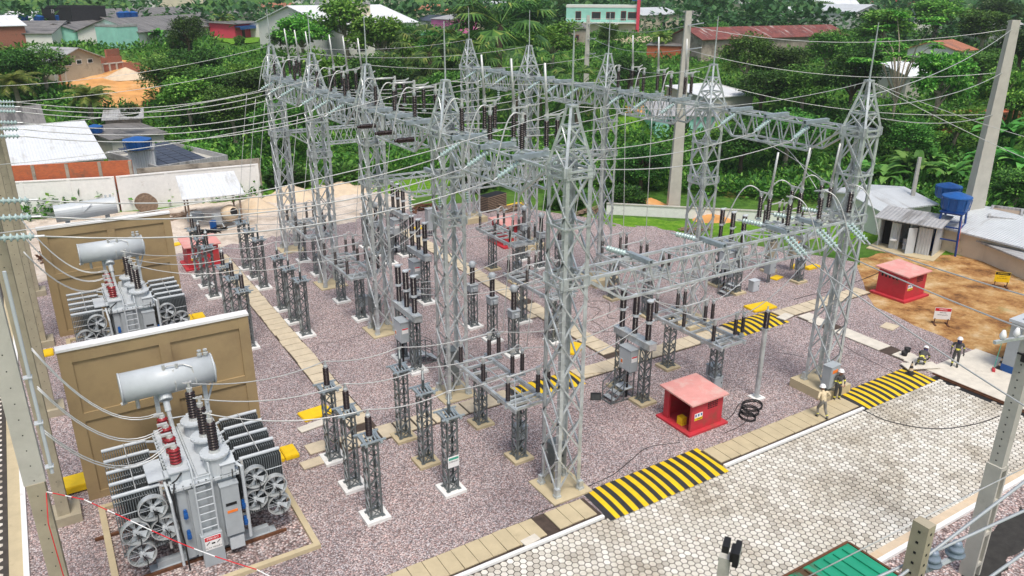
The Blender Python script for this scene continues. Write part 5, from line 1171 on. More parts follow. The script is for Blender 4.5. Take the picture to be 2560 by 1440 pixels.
# ------------------------------------------------------------------ houses
HOUSES=[]
def house(label,p1,p2,eh,depth,kind,rise,wm,rm,over=.35,wins=(),cat='house',name='house',extra=None,door=None,wframe='white'):
    a=at(p1[0],p1[1],eh); b=at(p2[0],p2[1],eh); zb=min(a.z,b.z)-eh; L=(b-a).xy.length; ang=math.atan2(b.y-a.y,b.x-a.x)
    t=thing(name,label,cat,(a.x,a.y,zb),ang); D=depth
    q=MB(); q.bb(0,L,0,D,-3,eh)
    if kind=='gx': q.add([(0,0,eh),(0,D,eh),(0,D/2,eh+rise),(L,0,eh),(L,D,eh),(L,D/2,eh+rise)],[(0,2,1),(3,4,5)])
    if kind=='gy': q.add([(0,0,eh),(L,0,eh),(L/2,0,eh+rise),(0,D,eh),(L,D,eh),(L/2,D,eh+rise)],[(0,1,2),(3,5,4)])
    if kind=='mono': q.add([(0,0,eh),(0,D,eh),(0,D,eh+rise),(L,0,eh),(L,D,eh),(L,D,eh+rise)],[(0,2,1),(3,4,5),(1,2,5,4)])
    q.build('walls',wm,t)
    def slabr(p):
        q.add([V(x)+V((0,0,.02)) for x in p]+[V(x)+V((0,0,.14)) for x in p],[(3,2,1,0),(4,5,6,7),(0,1,5,4),(1,2,6,5),(2,3,7,6),(3,0,4,7)])
    q=MB(); o=over
    if kind=='gx':
        k=rise/(D/2)*o; slabr([(-o,-o,eh-k),(L+o,-o,eh-k),(L+o,D/2,eh+rise),(-o,D/2,eh+rise)]); slabr([(-o,D/2,eh+rise),(L+o,D/2,eh+rise),(L+o,D+o,eh-k),(-o,D+o,eh-k)])
    elif kind=='gy':
        k=rise/(L/2)*o; slabr([(-o,-o,eh-k),(L/2,-o,eh+rise),(L/2,D+o,eh+rise),(-o,D+o,eh-k)]); slabr([(L/2,-o,eh+rise),(L+o,-o,eh-k),(L+o,D+o,eh-k),(L/2,D+o,eh+rise)])
    elif kind=='mono': k=rise/D*o; slabr([(-o,-o,eh-k),(L+o,-o,eh-k),(L+o,D+o,eh+rise+k),(-o,D+o,eh+rise+k)])
    else:
        slabr([(-.02,-.02,eh-.2),(L+.02,-.02,eh-.2),(L+.02,D,eh-.2),(-.02,D,eh-.2)])
        q.bb(-.05,L+.05,-.08,.12,eh-.1,eh+rise); q.bb(-.05,L+.05,D-.12,D+.08,eh-.1,eh+rise); q.bb(-.05,.15,.12,D-.12,eh-.1,eh+rise); q.bb(L-.15,L+.05,.12,D-.12,eh-.1,eh+rise)
    q.build('roof',rm,t)
    for u,z,w,h in wins:
        x=u*L; q=MB(); q.bb(x-w/2-.08,x+w/2+.08,-.06,.0,z-.08,z+h+.08); f=q.build('window',wframe,t); q=MB(); q.bb(x-w/2,x+w/2,-.075,-.06,z,z+h); q.build('pane','pane',f)
    if door: u,w,h,m=door; q=MB(); q.bb(u*L-w/2,u*L+w/2,-.05,0,0,h); q.build('door',m,t)
    HOUSES.append((a.xy,b.xy,D)); return t
def watertank(px,r,h,label,z=0,p=None,loc=None):
    g=V(loc) if loc is not None else at(px[0],px[1],z); q=MB(); q.lathe([(0,r*.82),(h*.75,r),(h*.8,r*1.05),(h*.86,r*1.03),(h,r*.5),(h*1.08,r*.2)],18)
    for i in range(10): a=2*PI*i/10; q.bar((math.cos(a)*r*.95,math.sin(a)*r*.95,h*.1),(math.cos(a)*r*1.03,math.sin(a)*r*1.03,h*.74),.06)
    return tag(q.build('water_tank','blue',None,False,g),label,'water tank','blue water tanks')
house('big shed with a plain white metal roof behind the orange brick wall at the left',(-30,424),(258,396),3.5,17,'mono',1.3,'wplaster','rwhite',.3,cat='shed',name='shed')
t=house('grey building with solar panels on its flat roof behind the mouldy wall',(395,428),(568,398),3.0,11,'flat',.5,'cgrey','rmid',wins=())
q=MB()
for i in range(9):
    for j in range(4): q.box((1.2+j*1.35,1.2+i*.98,3.15+.09*i),(1.25,.9,.05),Matrix.Rotation(.09,3,'X'))
q.build('solar_panels','solar',t)
t=house('corrugated silver tank enclosure with a creeper left of the solar roof',(318,376),(384,372),4.9,2.6,'flat',.05,'rsilver','rmid',cat='enclosure',name='tank_enclosure')
watertank((346,372),1.25,1.1,'big blue water tank on top of the silver enclosure',5.0)
watertank((240,332),.8,.9,'small blue water tank behind the big white shed',2.5)
house('low house with a dark grey hipped roof behind the white shed',(-20,322),(108,312),3.2,9,'gx',1.6,'wplaster','rgrey')
house('small hut with a pinkish tin roof below the orange sand',(262,300),(352,296),2.6,5,'mono',.4,'mould','rmid',name='hut',cat='hut')
house('low shed with a plain grey roof beside the solar building',(278,350),(408,328),2.4,7,'mono',.5,'cgrey','rgrey',name='shed',cat='shed')
house('beige house with a pale grey roof and stained gable above the orange sand',(138,152),(248,130),3.4,9,'gy',1.5,'beige','rmid',.5,wins=((.25,2.6,1.0,.5),(.5,2.7,.8,.5),(.75,2.7,.8,.5)))
house('low white house with a silver roof and a blue water tank, far left',(0,82),(108,74),2.5,10,'gx',1.4,'wplaster','rwhite')
house('white house with a broad white roof at the left edge',(-40,66),(60,60),4,10,'gx',1.5,'brick2','rwhite')
house('house with a white gable and grey roof in the row at the upper left',(128,84),(200,68),2.4,12,'gy',1.8,'wplaster','rgrey')
house('dark grey hip roofed house in the row at the upper left',(195,78),(290,66),2.3,8,'gx',1.3,'teal','rgrey')
house('white roofed low house below the black shop',(60,60),(170,54),2.6,7,'gx',1.2,'wplaster','rwhite')
t=house('black flat shop building with a white sign and cream side at the upper left',(102,18),(176,20),6,8,'flat',.4,'hblack','hblack',name='shop',cat='shop')
text(t,'33',1.1,(3.6,-.06,5.25),(R(90),0,0),'signwhite')
house('long cream and white building right of the black shop',(196,38),(300,34),3.6,8,'mono',1.4,'sandpile','rwhite')
house('long house with a big grey roof and white gable, upper left',(345,80),(545,62),2.7,12,'gx',2.2,'wplaster','rgrey',.5)
house('long house with a dark grey ridge roof behind the others, upper left',(275,52),(520,40),3.4,11,'gx',2.2,'wplaster','rgrey',.5)
house('small pale blue house with water tanks on its roof',(290,66),(342,62),4,6,'flat',.3,'teal','rmid')
for k,px in enumerate(((305,44),(318,43),(334,43))): watertank(px,.9,1.1,f'blue water tank on the pale blue house, {["left","middle","right"][k]} of three',4.5)
watertank((60,52),.9,1.1,'blue water tank on the white roofs at the upper left, left one',3.4); watertank((98,54),1.,1.2,'blue water tank on the white roofs at the upper left, middle one',3.4); watertank((152,52),.9,1.2,'blue water tank on the white roofs at the upper left, right one',3.4)
watertank((18,112),1.5,1.7,'large blue water tank on the ground at the left edge',0)
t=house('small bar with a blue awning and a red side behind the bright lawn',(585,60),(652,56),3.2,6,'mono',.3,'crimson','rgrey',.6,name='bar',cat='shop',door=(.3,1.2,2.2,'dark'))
q=MB(); q.bb(0,8,-1.4,0,2.6,2.75); q.bb(0,8,-1.4,-1.35,2.1,2.6); q.build('awning','blue',t)
house('large white hall with a wide silver roof behind the trees',(815,62),(1038,40),6.5,22,'gx',3.0,'wplaster','rwhite',.5,name='hall',cat='building',wins=((.35,1.5,2,1.4),(.55,1.5,2,1.4)))
house('white tower block rising behind the big silver roofed hall',(815,12),(925,10),9,8,'flat',.4,'cream','rmid',wins=((.3,6,1.2,1.2),(.6,6,1.2,1.2)))
t=house('pink house with a grey lean-to roof and turquoise front wall',(1078,46),(1126,50),4.5,7,'mono',1.0,'pink','rmid',.2,wins=((.55,1.4,1.0,1.0),))
q=MB(); q.bb(-1,5.5,-2.2,-2.0,-.5,1.8); q.build('front_wall','teal',t)
house('small house with solar panels left of the pink house',(1040,52),(1082,52),3.4,6,'mono',1.,'wplaster','solar',.3,wins=((.4,1.1,1,1),))
house('grey roofed lean-to right of the pink house',(1120,54),(1165,56),3,6,'mono',.4,'cream','rmid',.4)
house('low houses with clay roofs beyond the pink house, left',(1040,26),(1100,26),3.5,8,'gx',1.5,'cream','rtile'); house('low house with a clay roof beyond the pink house, right',(1105,32),(1155,33),3.5,8,'gx',1.5,'cream','rtile')
t=house('two storey turquoise building with a white staircase and red windows',(1416,16),(1596,18),6.2,11,'flat',.4,'teal','wplaster',.4,wins=((.17,3.5,1.1,1.7),(.42,3.7,1.8,1.4),(.62,3.7,1.8,1.4),(.8,3.5,1.0,1.8),(.92,3.7,1.7,1.4)),name='building',cat='building',door=(.88,1.4,2.2,'shutter'),wframe='shutter')
q=MB(); q.bb(0,15.5,-.1,-.01,-2,2.7); q.build('lower_storey','cream',t); q=MB(); q.bb(0,15.5,-1.5,-.1,2.8,3.0); q.bar((0,-1.45,3.8),(15.5,-1.45,3.8),.07)
for i in range(13): q.bar((i*1.29,-1.45,3.0),(i*1.29,-1.45,3.8),.05)
q.build('balcony','wplaster',t); q=MB(); q.bar((8,-1.9,-.4),(11.5,-1.9,2.9),.9,.4); q.build('staircase','wplaster',t); q=MB(); q.bb(15.6,16.3,-.6,.2,-1.5,8.2); q.build('red_column','crimson',t)
watertank((1592,2),1.3,1.4,'blue water tank on the red column of the turquoise building',7.2)
house('small grey wooden hut on stilts left of the slim concrete pole',(1428,72),(1472,66),3.4,5,'gx',1.0,'mould','rgrey',.3,wins=((.35,1.2,.7,.9),),name='hut',cat='hut',wframe='shutter')
house('cream house with a silver roof right of the turquoise building',(1604,38),(1698,34),4.2,9,'gx',1.4,'cream','rsilver',.4,wins=((.6,1.5,1,1),(.85,1.5,1,1)))
house('orange brick hut under the palm right of the slim pole',(1618,112),(1700,116),2.4,4,'mono',.3,'brick','rgrey',.2,name='hut',cat='hut')
t=house('long stained warehouse with a rusty red and white patched roof',(1756,98),(2118,70),4.0,9,'gx',1.7,'mould','rrust',.5,wins=((.16,1.5,1.4,1.3),(.24,1.5,1.4,1.3)),name='warehouse',cat='building',wframe='shutter')
house('crimson building at the top right corner',(2196,-20),(2400,-26),6.5,10,'flat',.4,'crimson','rmid',wins=((.6,2.5,1.5,1.6),(.7,2.5,1.5,1.6),(.8,2.5,1.5,1.6)),name='building',cat='building')
house('white house with a grey roof in front of the crimson building',(2290,30),(2362,30),5,8,'gx',1.6,'wplaster','rgrey',.4,wins=((.5,2.6,1.4,1.0),))
house('pale blue and white hall with a low roof left of the crimson building',(2140,30),(2215,18),5,14,'gy',1.6,'wplaster','rsilver',.4)
house('long white roofed hall at the upper right',(2035,16),(2150,14),5,12,'gx',1.6,'wplaster','rwhite',.4)
house('white roofed house behind the bare branched tree at the right',(2270,190),(2410,152),3.6,9,'gx',1.4,'cgrey','rwhite',.5)
house('house with a dull red roof at the upper right among trees',(2395,128),(2440,118),3.4,8,'gx',1.3,'wplaster','rtile',.4)
house('white house at the right edge near the top',(2470,70),(2570,66),4,8,'gx',1.3,'wplaster','rmid',.4)
house('shed with a bright white tin roof beyond the right row towers',(1770,246),(1885,222),3.0,9,'mono',.7,'cgrey','rwhite',.3,name='shed',cat='shed')
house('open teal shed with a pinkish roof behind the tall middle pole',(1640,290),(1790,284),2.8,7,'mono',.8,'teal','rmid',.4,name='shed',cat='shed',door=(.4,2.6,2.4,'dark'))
house('orange brick garden wall house at the far right',(2378,292),(2560,256),2.0,3,'flat',.2,'brick','rtile',.1,name='brick_ruin',cat='ruin')
house('wide low house with a silver corrugated roof beyond the toilet hut',(2200,526),(2330,510),2.2,7,'gx',.6,'wplaster','rsilver',.4)
house('low house with a silver roof right of the tall pole',(2330,560),(2570,620),1.9,9,'gx',.9,'cream','rsilver',.4)
house('lower roof with dark solar strip at the right edge',(2440,600),(2600,665),1.4,6,'mono',.6,'cream','rmid',.3)
house('small brick parapet house behind the right roofs',(2470,545),(2552,556),2.6,4,'flat',.2,'brick2','rmid',.1)
for p1,p2,eh,d_,k,rs_,wm,rm,lb in (((560,40),(640,36),2.6,8,'gx',1.4,'cream','rgrey','low house with a brownish roof above the bar'),((688,66),(742,58),2.6,7,'gx',1.3,'wplaster','rmid','small house with a pale roof half hidden behind the bar trees'),
 ((430,42),(520,36),2.6,8,'gx',1.3,'wplaster','rmid','house with a pale grey roof beyond the long ridge roofs'),((196,28),(262,27),2.6,7,'gx',1.2,'brick2','rtile','brick house with a clay roof above the cream building'),((0,44),(96,42),2.6,9,'gx',1.2,'wplaster','rwhite','white roofed house left of the black shop'),
 ((1200,30),(1262,30),2.6,8,'gx',1.4,'cream','rtile','house with a clay roof among the trees left of the tall palm'),((1706,40),(1752,40),2.8,7,'gx',1.2,'wplaster','rgrey','small house between the silver roof and the rusty warehouse'),((1940,30),(2010,28),2.8,8,'gx',1.3,'wplaster','rwhite','white roofed house above the rusty warehouse'),
 ((2400,40),(2460,40),2.8,8,'gx',1.3,'cream','rgrey','cream house right of the crimson building'),((1215,12),(1330,12),2.8,9,'gx',1.2,'wplaster','rsilver','far silver roofed house above the tall palm'),((640,18),(720,18),2.8,9,'gx',1.2,'cream','rtile','far clay roofed house above the bar'),((1870,14),(1960,14),2.8,9,'gx',1.2,'cream','rmid','far grey roofed house above the rusty warehouse')):
    house(lb,p1,p2,eh,d_,k,rs_,wm,rm,.4,wins=((.3,1.0,1.0,1.0),(.7,1.0,1.0,1.0)))
# toilet hut
a=V((57.0,35.6,0)); b=V((58.2,31.6,0)); ang=math.atan2((b-a).y,(b-a).x); L=(b-a).length
t=thing('toilet_hut','grey corrugated toilet hut with open doors and a lean-to roof','hut',a,ang)
q=MB(); q.bb(0,.06,0,2.4,0,2.3); q.bb(L-.06,L,0,2.4,0,2.3); q.bb(0,L,2.35,2.4,0,2.3); q.bb(.9,.96,.0,2.35,0,2.25); q.bb(2.25,2.31,0,2.35,0,2.25); q.bb(.96,1.6,0,.05,0,2.2) ; q.bb(2.9,3.9,0,.05,0,2.2); q.build('walls','rsilver',t)
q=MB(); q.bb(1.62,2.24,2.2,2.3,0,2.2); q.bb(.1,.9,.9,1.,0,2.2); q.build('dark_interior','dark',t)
q=MB(); q.add([(-.4,-.6,2.45),(L+.4,-.6,2.45),(L+.4,2.7,2.75),(-.4,2.7,2.75),(-.4,-.6,2.53),(L+.4,-.6,2.53),(L+.4,2.7,2.83),(-.4,2.7,2.83)],[(3,2,1,0),(4,5,6,7),(0,1,5,4),(1,2,6,5),(2,3,7,6),(3,0,4,7)]); q.build('roof','rmid',t)
q=MB(); q.box((2.6,-.45,1.1),(.75,.04,2.1),Matrix.Rotation(.9,3,'Z')); q.build('door','tlight',t)
q=MB(); q.lathe([(0,.14),(.35,.13),(.4,.22),(.44,.2)],12,(1.95,.5,.05)); q.box((1.95,.8,.65),(.42,.2,.4)); q.build('toilet_bowl','signwhite',t); q=MB(); q.box((1.25,-.2,.85),(.45,.3,.12)); q.build('basin','signwhite',t)
q=MB(); q.bb(-.4,L+.4,-1.2,2.6,.0,.07); q.build('floor_slab','tanlight',t)
t=thing('tank_stand','dark blue steel stand holding the water tank beside the toilet hut','stand',(60.6,31.9,0),.3); q=MB()
for sx in (-1,1):
    for sy in (-1,1): q.bar((sx*1.0,sy*.9,0),(sx*.8,sy*.7,3.3),.12)
for z in (1.2,2.2,3.25):
    w=1.0-.06*z; 
    for s in (-1,1): q.bar((-w,s*(w-.1),z),(w,s*(w-.1),z),.09); q.bar((s*w,-(w-.1),z),(s*w,w-.1,z),.09)
q.box((0,0,3.34),(1.9,1.7,.06)); q.build('frame','bluedk',t); q=MB(); q.tube([(-.9,-.9,.0),(-.85,-.85,1.5),(-.7,-.7,3.3)],.07,6); q.build('orange_pipe','orange',t)
watertank(None,1.05,1.35,'big blue water tank on the steel stand beside the toilet hut',loc=(60.6,31.9,3.38)); watertank(None,1.0,1.2,'blue water tank behind the one on the stand',loc=(66,35.6,2.9))
# ------------------------------------------------------------------ back left corner: shelter, mixer, tank, heaps
t=thing('work_shelter','open work shelter with a white tin roof on dark posts by the boundary wall','shelter',(12.6,70.4,0),-.1)
q=MB()
for x,y,h in ((-2.1,-2.0,2.9),(2.1,-2.0,2.9),(-2.1,3.2,3.5),(2.1,3.2,3.5)): q.bar((x,y,0),(x,y,h),.14)
q.build('posts','rustwood',t); q=MB(); vs=[(-2.5,-2.5,2.9),(2.5,-2.5,2.9),(2.5,3.7,3.65),(-2.5,3.7,3.65)]; q.add(vs+[(a,b,c+.06) for a,b,c in vs],[(3,2,1,0),(4,5,6,7),(0,1,5,4),(1,2,6,5),(2,3,7,6),(3,0,4,7)]); q.build('roof','rwhite',t)
t=thing('concrete_mixer','beige concrete mixer drum with a dark mouth under the shelter','mixer',(13.6,68.6,0),.2)
q=MB(); q.lathe([(-.75,.35),(-.3,.72),(.15,.75),(.7,.42)],18); d=q.build('drum','sandpile',t,True); d.location=(0,0,1.15); d.rotation_euler=(R(70),0,R(10)); q=MB(); q.lathe([(.702,.36),(.706,.36)],16); q.build('drum_mouth','dark',d)
q=MB(); q.bar((-.8,-.4,.1),(-.8,.9,1.1),.1); q.bar((.8,-.4,.1),(.8,.9,1.1),.1); q.box((-1.1,.3,.8),(.6,.7,.9)); q.bar((-1.2,-.5,.1),(1.2,-.5,.1),.12); q.bar((-1.2,.9,.1),(1.2,.9,.1),.12); q.build('stand','tgrey',t)
t=thing('cable_drum','large wooden cable drum leaning against the white boundary wall','cable drum',(8.0,76.9,0),.1)
q=MB(); 
for y in (-.5,.5): q.cyl((0,y-.05,.9),(0,y+.05,.9),.9,None,24)
q.cyl((0,-.45,.9),(0,.45,.9),.5,None,18); q.build('reel','rustwood',t)
t=thing('oil_tank','pale grey oil tank lying behind the rear firewall','tank',(2.6,62.6,0)); q=MB(); q.cyl((-2.1,0,4.35),(1.9,0,4.5),.62,None,24); q.lathe([(4.95,.05),(5.3,.08)],8,(1.3,0,0)); q.lathe([(4.95,.05),(5.3,.08)],8,(1.6,0,0)); q.tube([(-.3,-.5,4.8),(-.3,-.64,4.4),(.3,-.6,4.9)],.03,6); q.build('shell','tlight',t,False)
q=MB(); q.bar((-1.4,0,0),(-1.4,0,4.0),.3); q.bar((1.2,0,0),(1.2,0,4.0),.3); q.bb(-1.6,1.4,-1.2,1.2,0,2.9); q.build('transformer_tank','tgrey',t)
for k,(x,y,z,m,n_) in enumerate((( .3,66,.4,'rust','rusty scrap pile left of the rear oil tank'),(10.5,73.5,.3,'rustwood','timber offcuts beside the shelter'),(11.6,67.2,.2,'black','coil of black pipe in front of the shelter'),(6.5,74.5,.3,'rustwood','planks stacked under the white wall'),(37.5,60.5,.4,'rustwood','pile of timber at the far end of the yard'),(43,55.5,.4,'rustwood','scrap timber beside the low white wall'),(47.5,46.4,.2,'rustwood','old boards on the bright lawn'),(30.5,64.6,.4,'rust','scrap heap at the back of the yard behind the towers'))):
    rr=random.Random(k+40); q=MB()
    for i in range(22): a=rr.uniform(0,PI); q.bar((rr.uniform(-1.6,1.6),rr.uniform(-.8,.8),rr.uniform(.05,z)),(rr.uniform(-1.6,1.6),rr.uniform(-.8,.8),rr.uniform(.05,z+.3)),rr.uniform(.05,.22),rr.uniform(.03,.08))
    tag(q.build('scrap_pile',m,None,False,(x,y,0)),n_,'scrap pile','scrap and timber piles')
def heap(loc,r,h,m,label,ps=0):
    rr=random.Random(int(loc[0]*3)); q=MB(); n=22; R_=7; q.v=[(0,0,h)]
    for i in range(1,R_+1):
        for j in range(n):
            u=i/R_; a=2*PI*j/n; k=1+.18*math.sin(2*a+loc[0])+.1*math.sin(5*a+loc[1]); q.v.append((math.cos(a)*r*u*k,math.sin(a)*r*u*k,max(-.1,h*(1-u)**1.1*rr.uniform(.85,1.1)-(.1 if i==R_ else 0))))
    q.f=[(0,1+j,1+(j+1)%n) for j in range(n)]
    for i in range(R_-1):
        for j in range(n): a=1+i*n+j; b=1+i*n+(j+1)%n; q.f.append((a,a+n,b+n,b))
    q.m=[0]*len(q.f); return tag(q.build('heap',m,None,True,loc),label,'heap','heaps of sand and soil')
heap((16.9,73.4,0),2.3,1.3,'sandpile','pale sand heap right of the work shelter'); heap((21,75.4,0),2.6,1.5,'sandpile','pale sand heap behind the rear left row tower'); heap((26.5,76,0),3.4,1.0,'sandpile','broad sand heap between the rear tower pair at the back')
g=at(318,196); heap(g,3.0,1.7,'sandpile','pale sand heap on the orange building site')
heap(at(1625,520),2.8,1.0,'osand','orange soil heap at the foot of the tall middle pole'); heap(at(1790,545),2.2,.8,'osand','orange soil heap right of the tall middle pole')
t=thing('brick_crate','dark wooden crate stack at the back of the yard behind the towers','crate',(36.0,61.6,0),.3); q=MB(); q.bb(-1.3,1.3,-.6,.6,0,1.5); q.k=1
for i in range(9): q.bb(-1.32,1.32,-.66,.66,.1+i*.16,.18+i*.16)
q.build('slats',['dark','rustwood'],t)
q=MB(); q.lathe([(0,.28),(.85,.28),(.87,.2)],14,(12.0,68.0,0)); tag(q.build('drum','blue'),'blue drum under the work shelter','drum')
q=MB(); q.lathe([(0,.7),(.5,.75),(.75,.6),(.8,.2)],16,(11.3,72.0,0)); tag(q.build('drum','tgrey'),'squat grey tank behind the shelter posts','drum')
# orange sand building site with an unfinished brick foundation
patch('sand_site',pp((140,175),(190,150),(290,145),(360,168),(420,165),(405,215),(372,262),(330,285),(262,268),(215,232),(150,215)),'osand',.12,4,.8,.1)
def seg(p1,p2,h,m,label,th=.3,cols=0):
    a,b=at(*p1),at(*p2); t=wallrun('brick_wall',label,(a.x,a.y,0),(b.x,b.y,0),max(a.z,b.z)-.3,h,th,m)
    if cols:
        L=(b-a).xy.length; q=MB()
        for i in range(cols+1): x=L*i/cols; q.bb(x-.15,x+.15,-.25,.25,-.5,h+.12)
        q.bb(0,L,-.22,.22,h-.05,h+.1); q.build('concrete_frame','cgrey',t)
    return t
seg((145,212),(308,172),1.3,'brick2','unfinished brick foundation with concrete columns on the orange sand',.3,9); seg((205,178),(305,160),1.6,'brick2','rear brick foundation wall on the orange sand')
seg((312,182),(358,188),1.9,'brick2','taller raw brick wall at the right of the building site'); seg((268,158),(300,150),2.2,'brick2','raw brick wall stub beside the stained gable house')
seg((255,98),(380,104),2.2,'brick2','low brick garden wall below the grey roofed houses'); seg((0,90),(120,80),2.4,'brick2','red brick garden wall at the upper left'); seg((640,270),(700,262),1.2,'mould','short fence wall in the trees') if 0 else None
patch('left_lawn',pp((540,100),(560,78),(650,76),(668,92),(640,108),(575,112)),'lawn',.15,3,.6,.05)
patch('road_patch',pp((1530,100),(1600,92),(1690,92),(1690,104),(1560,112)),'sandpile',.15,3,.5,.02)
patch('mid_lawn',pp((1500,300),(1600,285),(1760,305),(1900,320),(1880,350),(1700,345),(1560,335),(1500,325)),'lawn',.15,3,.6,.1)
patch('mid_earth',pp((1560,268),(1640,262),(1690,272),(1640,284),(1570,286)),'osand',.16,3,.5,.05)
NOVEG=[ [tuple(v.xy) for v in pp((140,175),(190,150),(290,145),(360,168),(420,165),(405,215),(372,262),(330,285),(262,268),(215,232),(150,215))],
 [tuple(v.xy) for v in pp((530,124),(555,66),(670,62),(690,100),(660,128),(580,134))],
 [tuple(v.xy) for v in pp((1500,300),(1600,285),(1760,305),(1900,320),(1880,350),(1700,345),(1560,335),(1500,325))],
 YARD,[(-20,50),(-4,50),(-4,81),(6,78.2),(19,77.6),(26,80),(33,72),(29,65),(10,62),(-4,55)],[(42,58),(44.5,53.4),(50,47.9),(60,41),(66,35),(60,33),(45,50)],[(44,12),(45,27),(51,34),(58,38),(75,33),(76,10)],[(17,79),(27,81.5),(40,74),(39,68),(33,70)],[(-50,60),(-3,60),(-3,110),(-50,110)] ]
# parked car
def car(px,rz,label):
    t=thing('parked_car',label,'car',at(*px),rz); q=MB()
    pr=[(-2.1,.35),(-2.1,.85),(-1.5,1.0),(-.9,1.45),(.7,1.45),(1.3,.98),(2.05,.85),(2.1,.35)]
    vs=[(x,y,z) for y in (-.85,.85) for x,z in pr]; n=len(pr); q.add(vs,[tuple(range(n)),tuple(range(2*n-1,n-1,-1))]+[(i,n+i,n+(i+1)%n,(i+1)%n) for i in range(n)]); q.build('body','signwhite',t)
    q=MB(); 
    for s in (-1,1): q.quad((-.85,s*.86,.98),(.75,s*.86,.98),(.6,s*.86,1.38),(-.75,s*.86,1.38))
    q.build('side_windows','pane',t)
    for x in (-1.3,1.3):
        for s in (-1,1): q=MB(); q.cyl((x,s*.72,.33),(x,s*.9,.33),.33,None,14); w=q.build('wheel','black',t); q=MB(); q.cyl((x,s*.9,.33),(x,s*.92,.33),.18,None,10); q.build('rim','tlight',w)
    return t
car((628,82),-.25,'white car parked in front of the blue awning bar')
# ------------------------------------------------------------------ vegetation
def leaf(q,c,d,up,l,w):
    d=d.normalized(); s=d.cross(up); s=s.normalized() if s.length>1e-3 else V((1,0,0)); n=s.cross(d)
    a=c; m=c+d*l*.5+n*l*.06; q.add([a,m-s*w*.5,c+d*l-n*l*.1,m+s*w*.5],[(0,1,2,3)])
def rv(r): 
    while 1:
        v=V((r.uniform(-1,1),r.uniform(-1,1),r.uniform(-1,1)))
        if .05<v.length<1: return v.normalized()
def make_tree(kind,seed):
    r=random.Random(seed); lm={'dark':'leafd','mid':'leafm','light':'leafl'}[kind]
    t=thing('broadleaf_tree','x','tree'); H=1.0  # unit height, scaled on placement
    q=MB(); q.tube([(0,0,-.05),(.01,.0,.25),(.0,.02,.45),(.02,.0,.7)],[.035,.028,.022,.01],7); cl=[]
    nb=26 if kind!='light' else 20
    for i in range(nb):
        a=r.uniform(0,2*PI); el=r.uniform(-.25,1.0); rad=r.uniform(.16,.36)*(1.0 if el<.6 else .75)
        c=V((math.cos(a)*rad,math.sin(a)*rad,.56+el*.34)); cl.append((c,r.uniform(.1,.17)))
        if i%2==0: q.tube([(0,0,.3+.2*r.random()),c*.5+V((0,0,.2)),c],[.016,.011,.004],5)
    q.build('trunk','barkdk' if kind=='dark' else 'bark',t)
    q=MB(); per=230 if kind!='light' else 170; ls=.04 if kind!='light' else .056
    for c,cr in cl:
        for j in range(per):
            d=rv(r); d.z=d.z*.75+.12; p=c+V((d.x*cr*1.25,d.y*cr*1.25,d.z*cr*.9))*(r.random()**.4)
            o=(d+rv(r)*.8+V((0,0,-.25))); leaf(q,p,o,V((0,0,1))+rv(r)*.5,ls*r.uniform(.7,1.4),ls*r.uniform(.5,.85))
    q.build('crown',lm,t); return Proto(t)
def make_cecropia(seed):
    r=random.Random(seed); t=thing('bare_branched_tree','x','tree'); q=MB(); tips=[]
    for i in range(13):
        a=r.uniform(0,2*PI); rad=r.uniform(.1,.36); z=r.uniform(.55,.98); p=V((math.cos(a)*rad,math.sin(a)*rad,z)); tips.append(p)
        q.tube([(0,0,.22+r.random()*.12),p*.45+V((0,0,.3)),p],[.0065,.005,.002],6)
    q.tube([(0,0,-.03),(.01,0,.2),(0,.01,.4)],[.013,.011,.007],8); q.build('trunk','bark',t); q=MB()
    for p in tips:
        for k in range(9):
            a=r.uniform(0,2*PI); c=p+V((math.cos(a)*.05,math.sin(a)*.05,r.uniform(-.02,.03)))*r.uniform(.5,1.6)
            for j in range(8): b=2*PI*j/8; leaf(q,c,V((math.cos(b),math.sin(b),-.25+.2*r.random())),V((0,0,1)),.055*r.uniform(.8,1.3),.022)
    q.build('crown','leafl',t); return Proto(t)
def make_palm(kind,seed):
    r=random.Random(seed); t=thing('fan_palm' if kind=='fan' else 'coconut_palm','x','palm'); q=MB()
    q.tube([(0,0,-.05),(.02,0,.3),(.01,.01,.62)],[.035,.028,.025],8); q.build('trunk','bark' if kind!='fan' else 'barkdk',t); q=MB()
    o=V((.01,.01,.62)); n=22
    for i in range(n):
        a=2*PI*i*.382; el=-.55+1.75*(i/n); L=r.uniform(.3,.38); h=V((math.cos(a),math.sin(a),0))
        pts=[]
        for k in range(8):
            u=k/7; ang=el-u*u*(1.1 if kind!='fan' else .45); 
            pts.append((pts[-1] if pts else o)+ (h*math.cos(ang)+V((0,0,math.sin(ang))))*(L/7 if k else 0))
        if kind=='fan':
            c=pts[-1]; d=(pts[-1]-pts[-2]).normalized(); s=h.cross(V((0,0,1))); q.tube(pts[::2]+[c],.004,3)
            for j in range(15):
                b=-1.5+3.0*j/14; dr=(d*math.cos(b)+s*math.sin(b)+V((0,0,-.12))).normalized(); e=c+dr*.2*r.uniform(.85,1.1); w=s*math.cos(b)*.012-d*math.sin(b)*.012
                m_=c+dr*.11; q.add([c,m_-w,m_+w],[(0,1,2)]); q.add([m_-w,m_+w,e+V((0,0,-.06))],[(0,2,1)])
        else:
            q.tube(pts,[.006,.006,.005,.005,.004,.003,.002,.001],3); s=h.cross(V((0,0,1)))
            for k in range(1,8):
                for m_ in range(4):
                    p=pts[k-1].lerp(pts[k],m_/4); dd=(pts[k]-pts[k-1]).normalized()
                    for sg in (-1,1):
                        e=p+(s*sg*.8+dd*.55+V((0,0,-.45))).normalized()*(.13*(1-.55*abs(k/7-.4))); w=dd*.007; q.add([p-w,p+w,e],[(0,1,2)])
    q.build('fronds','leafy' if kind!='fan' else 'leafp',t); return Proto(t)
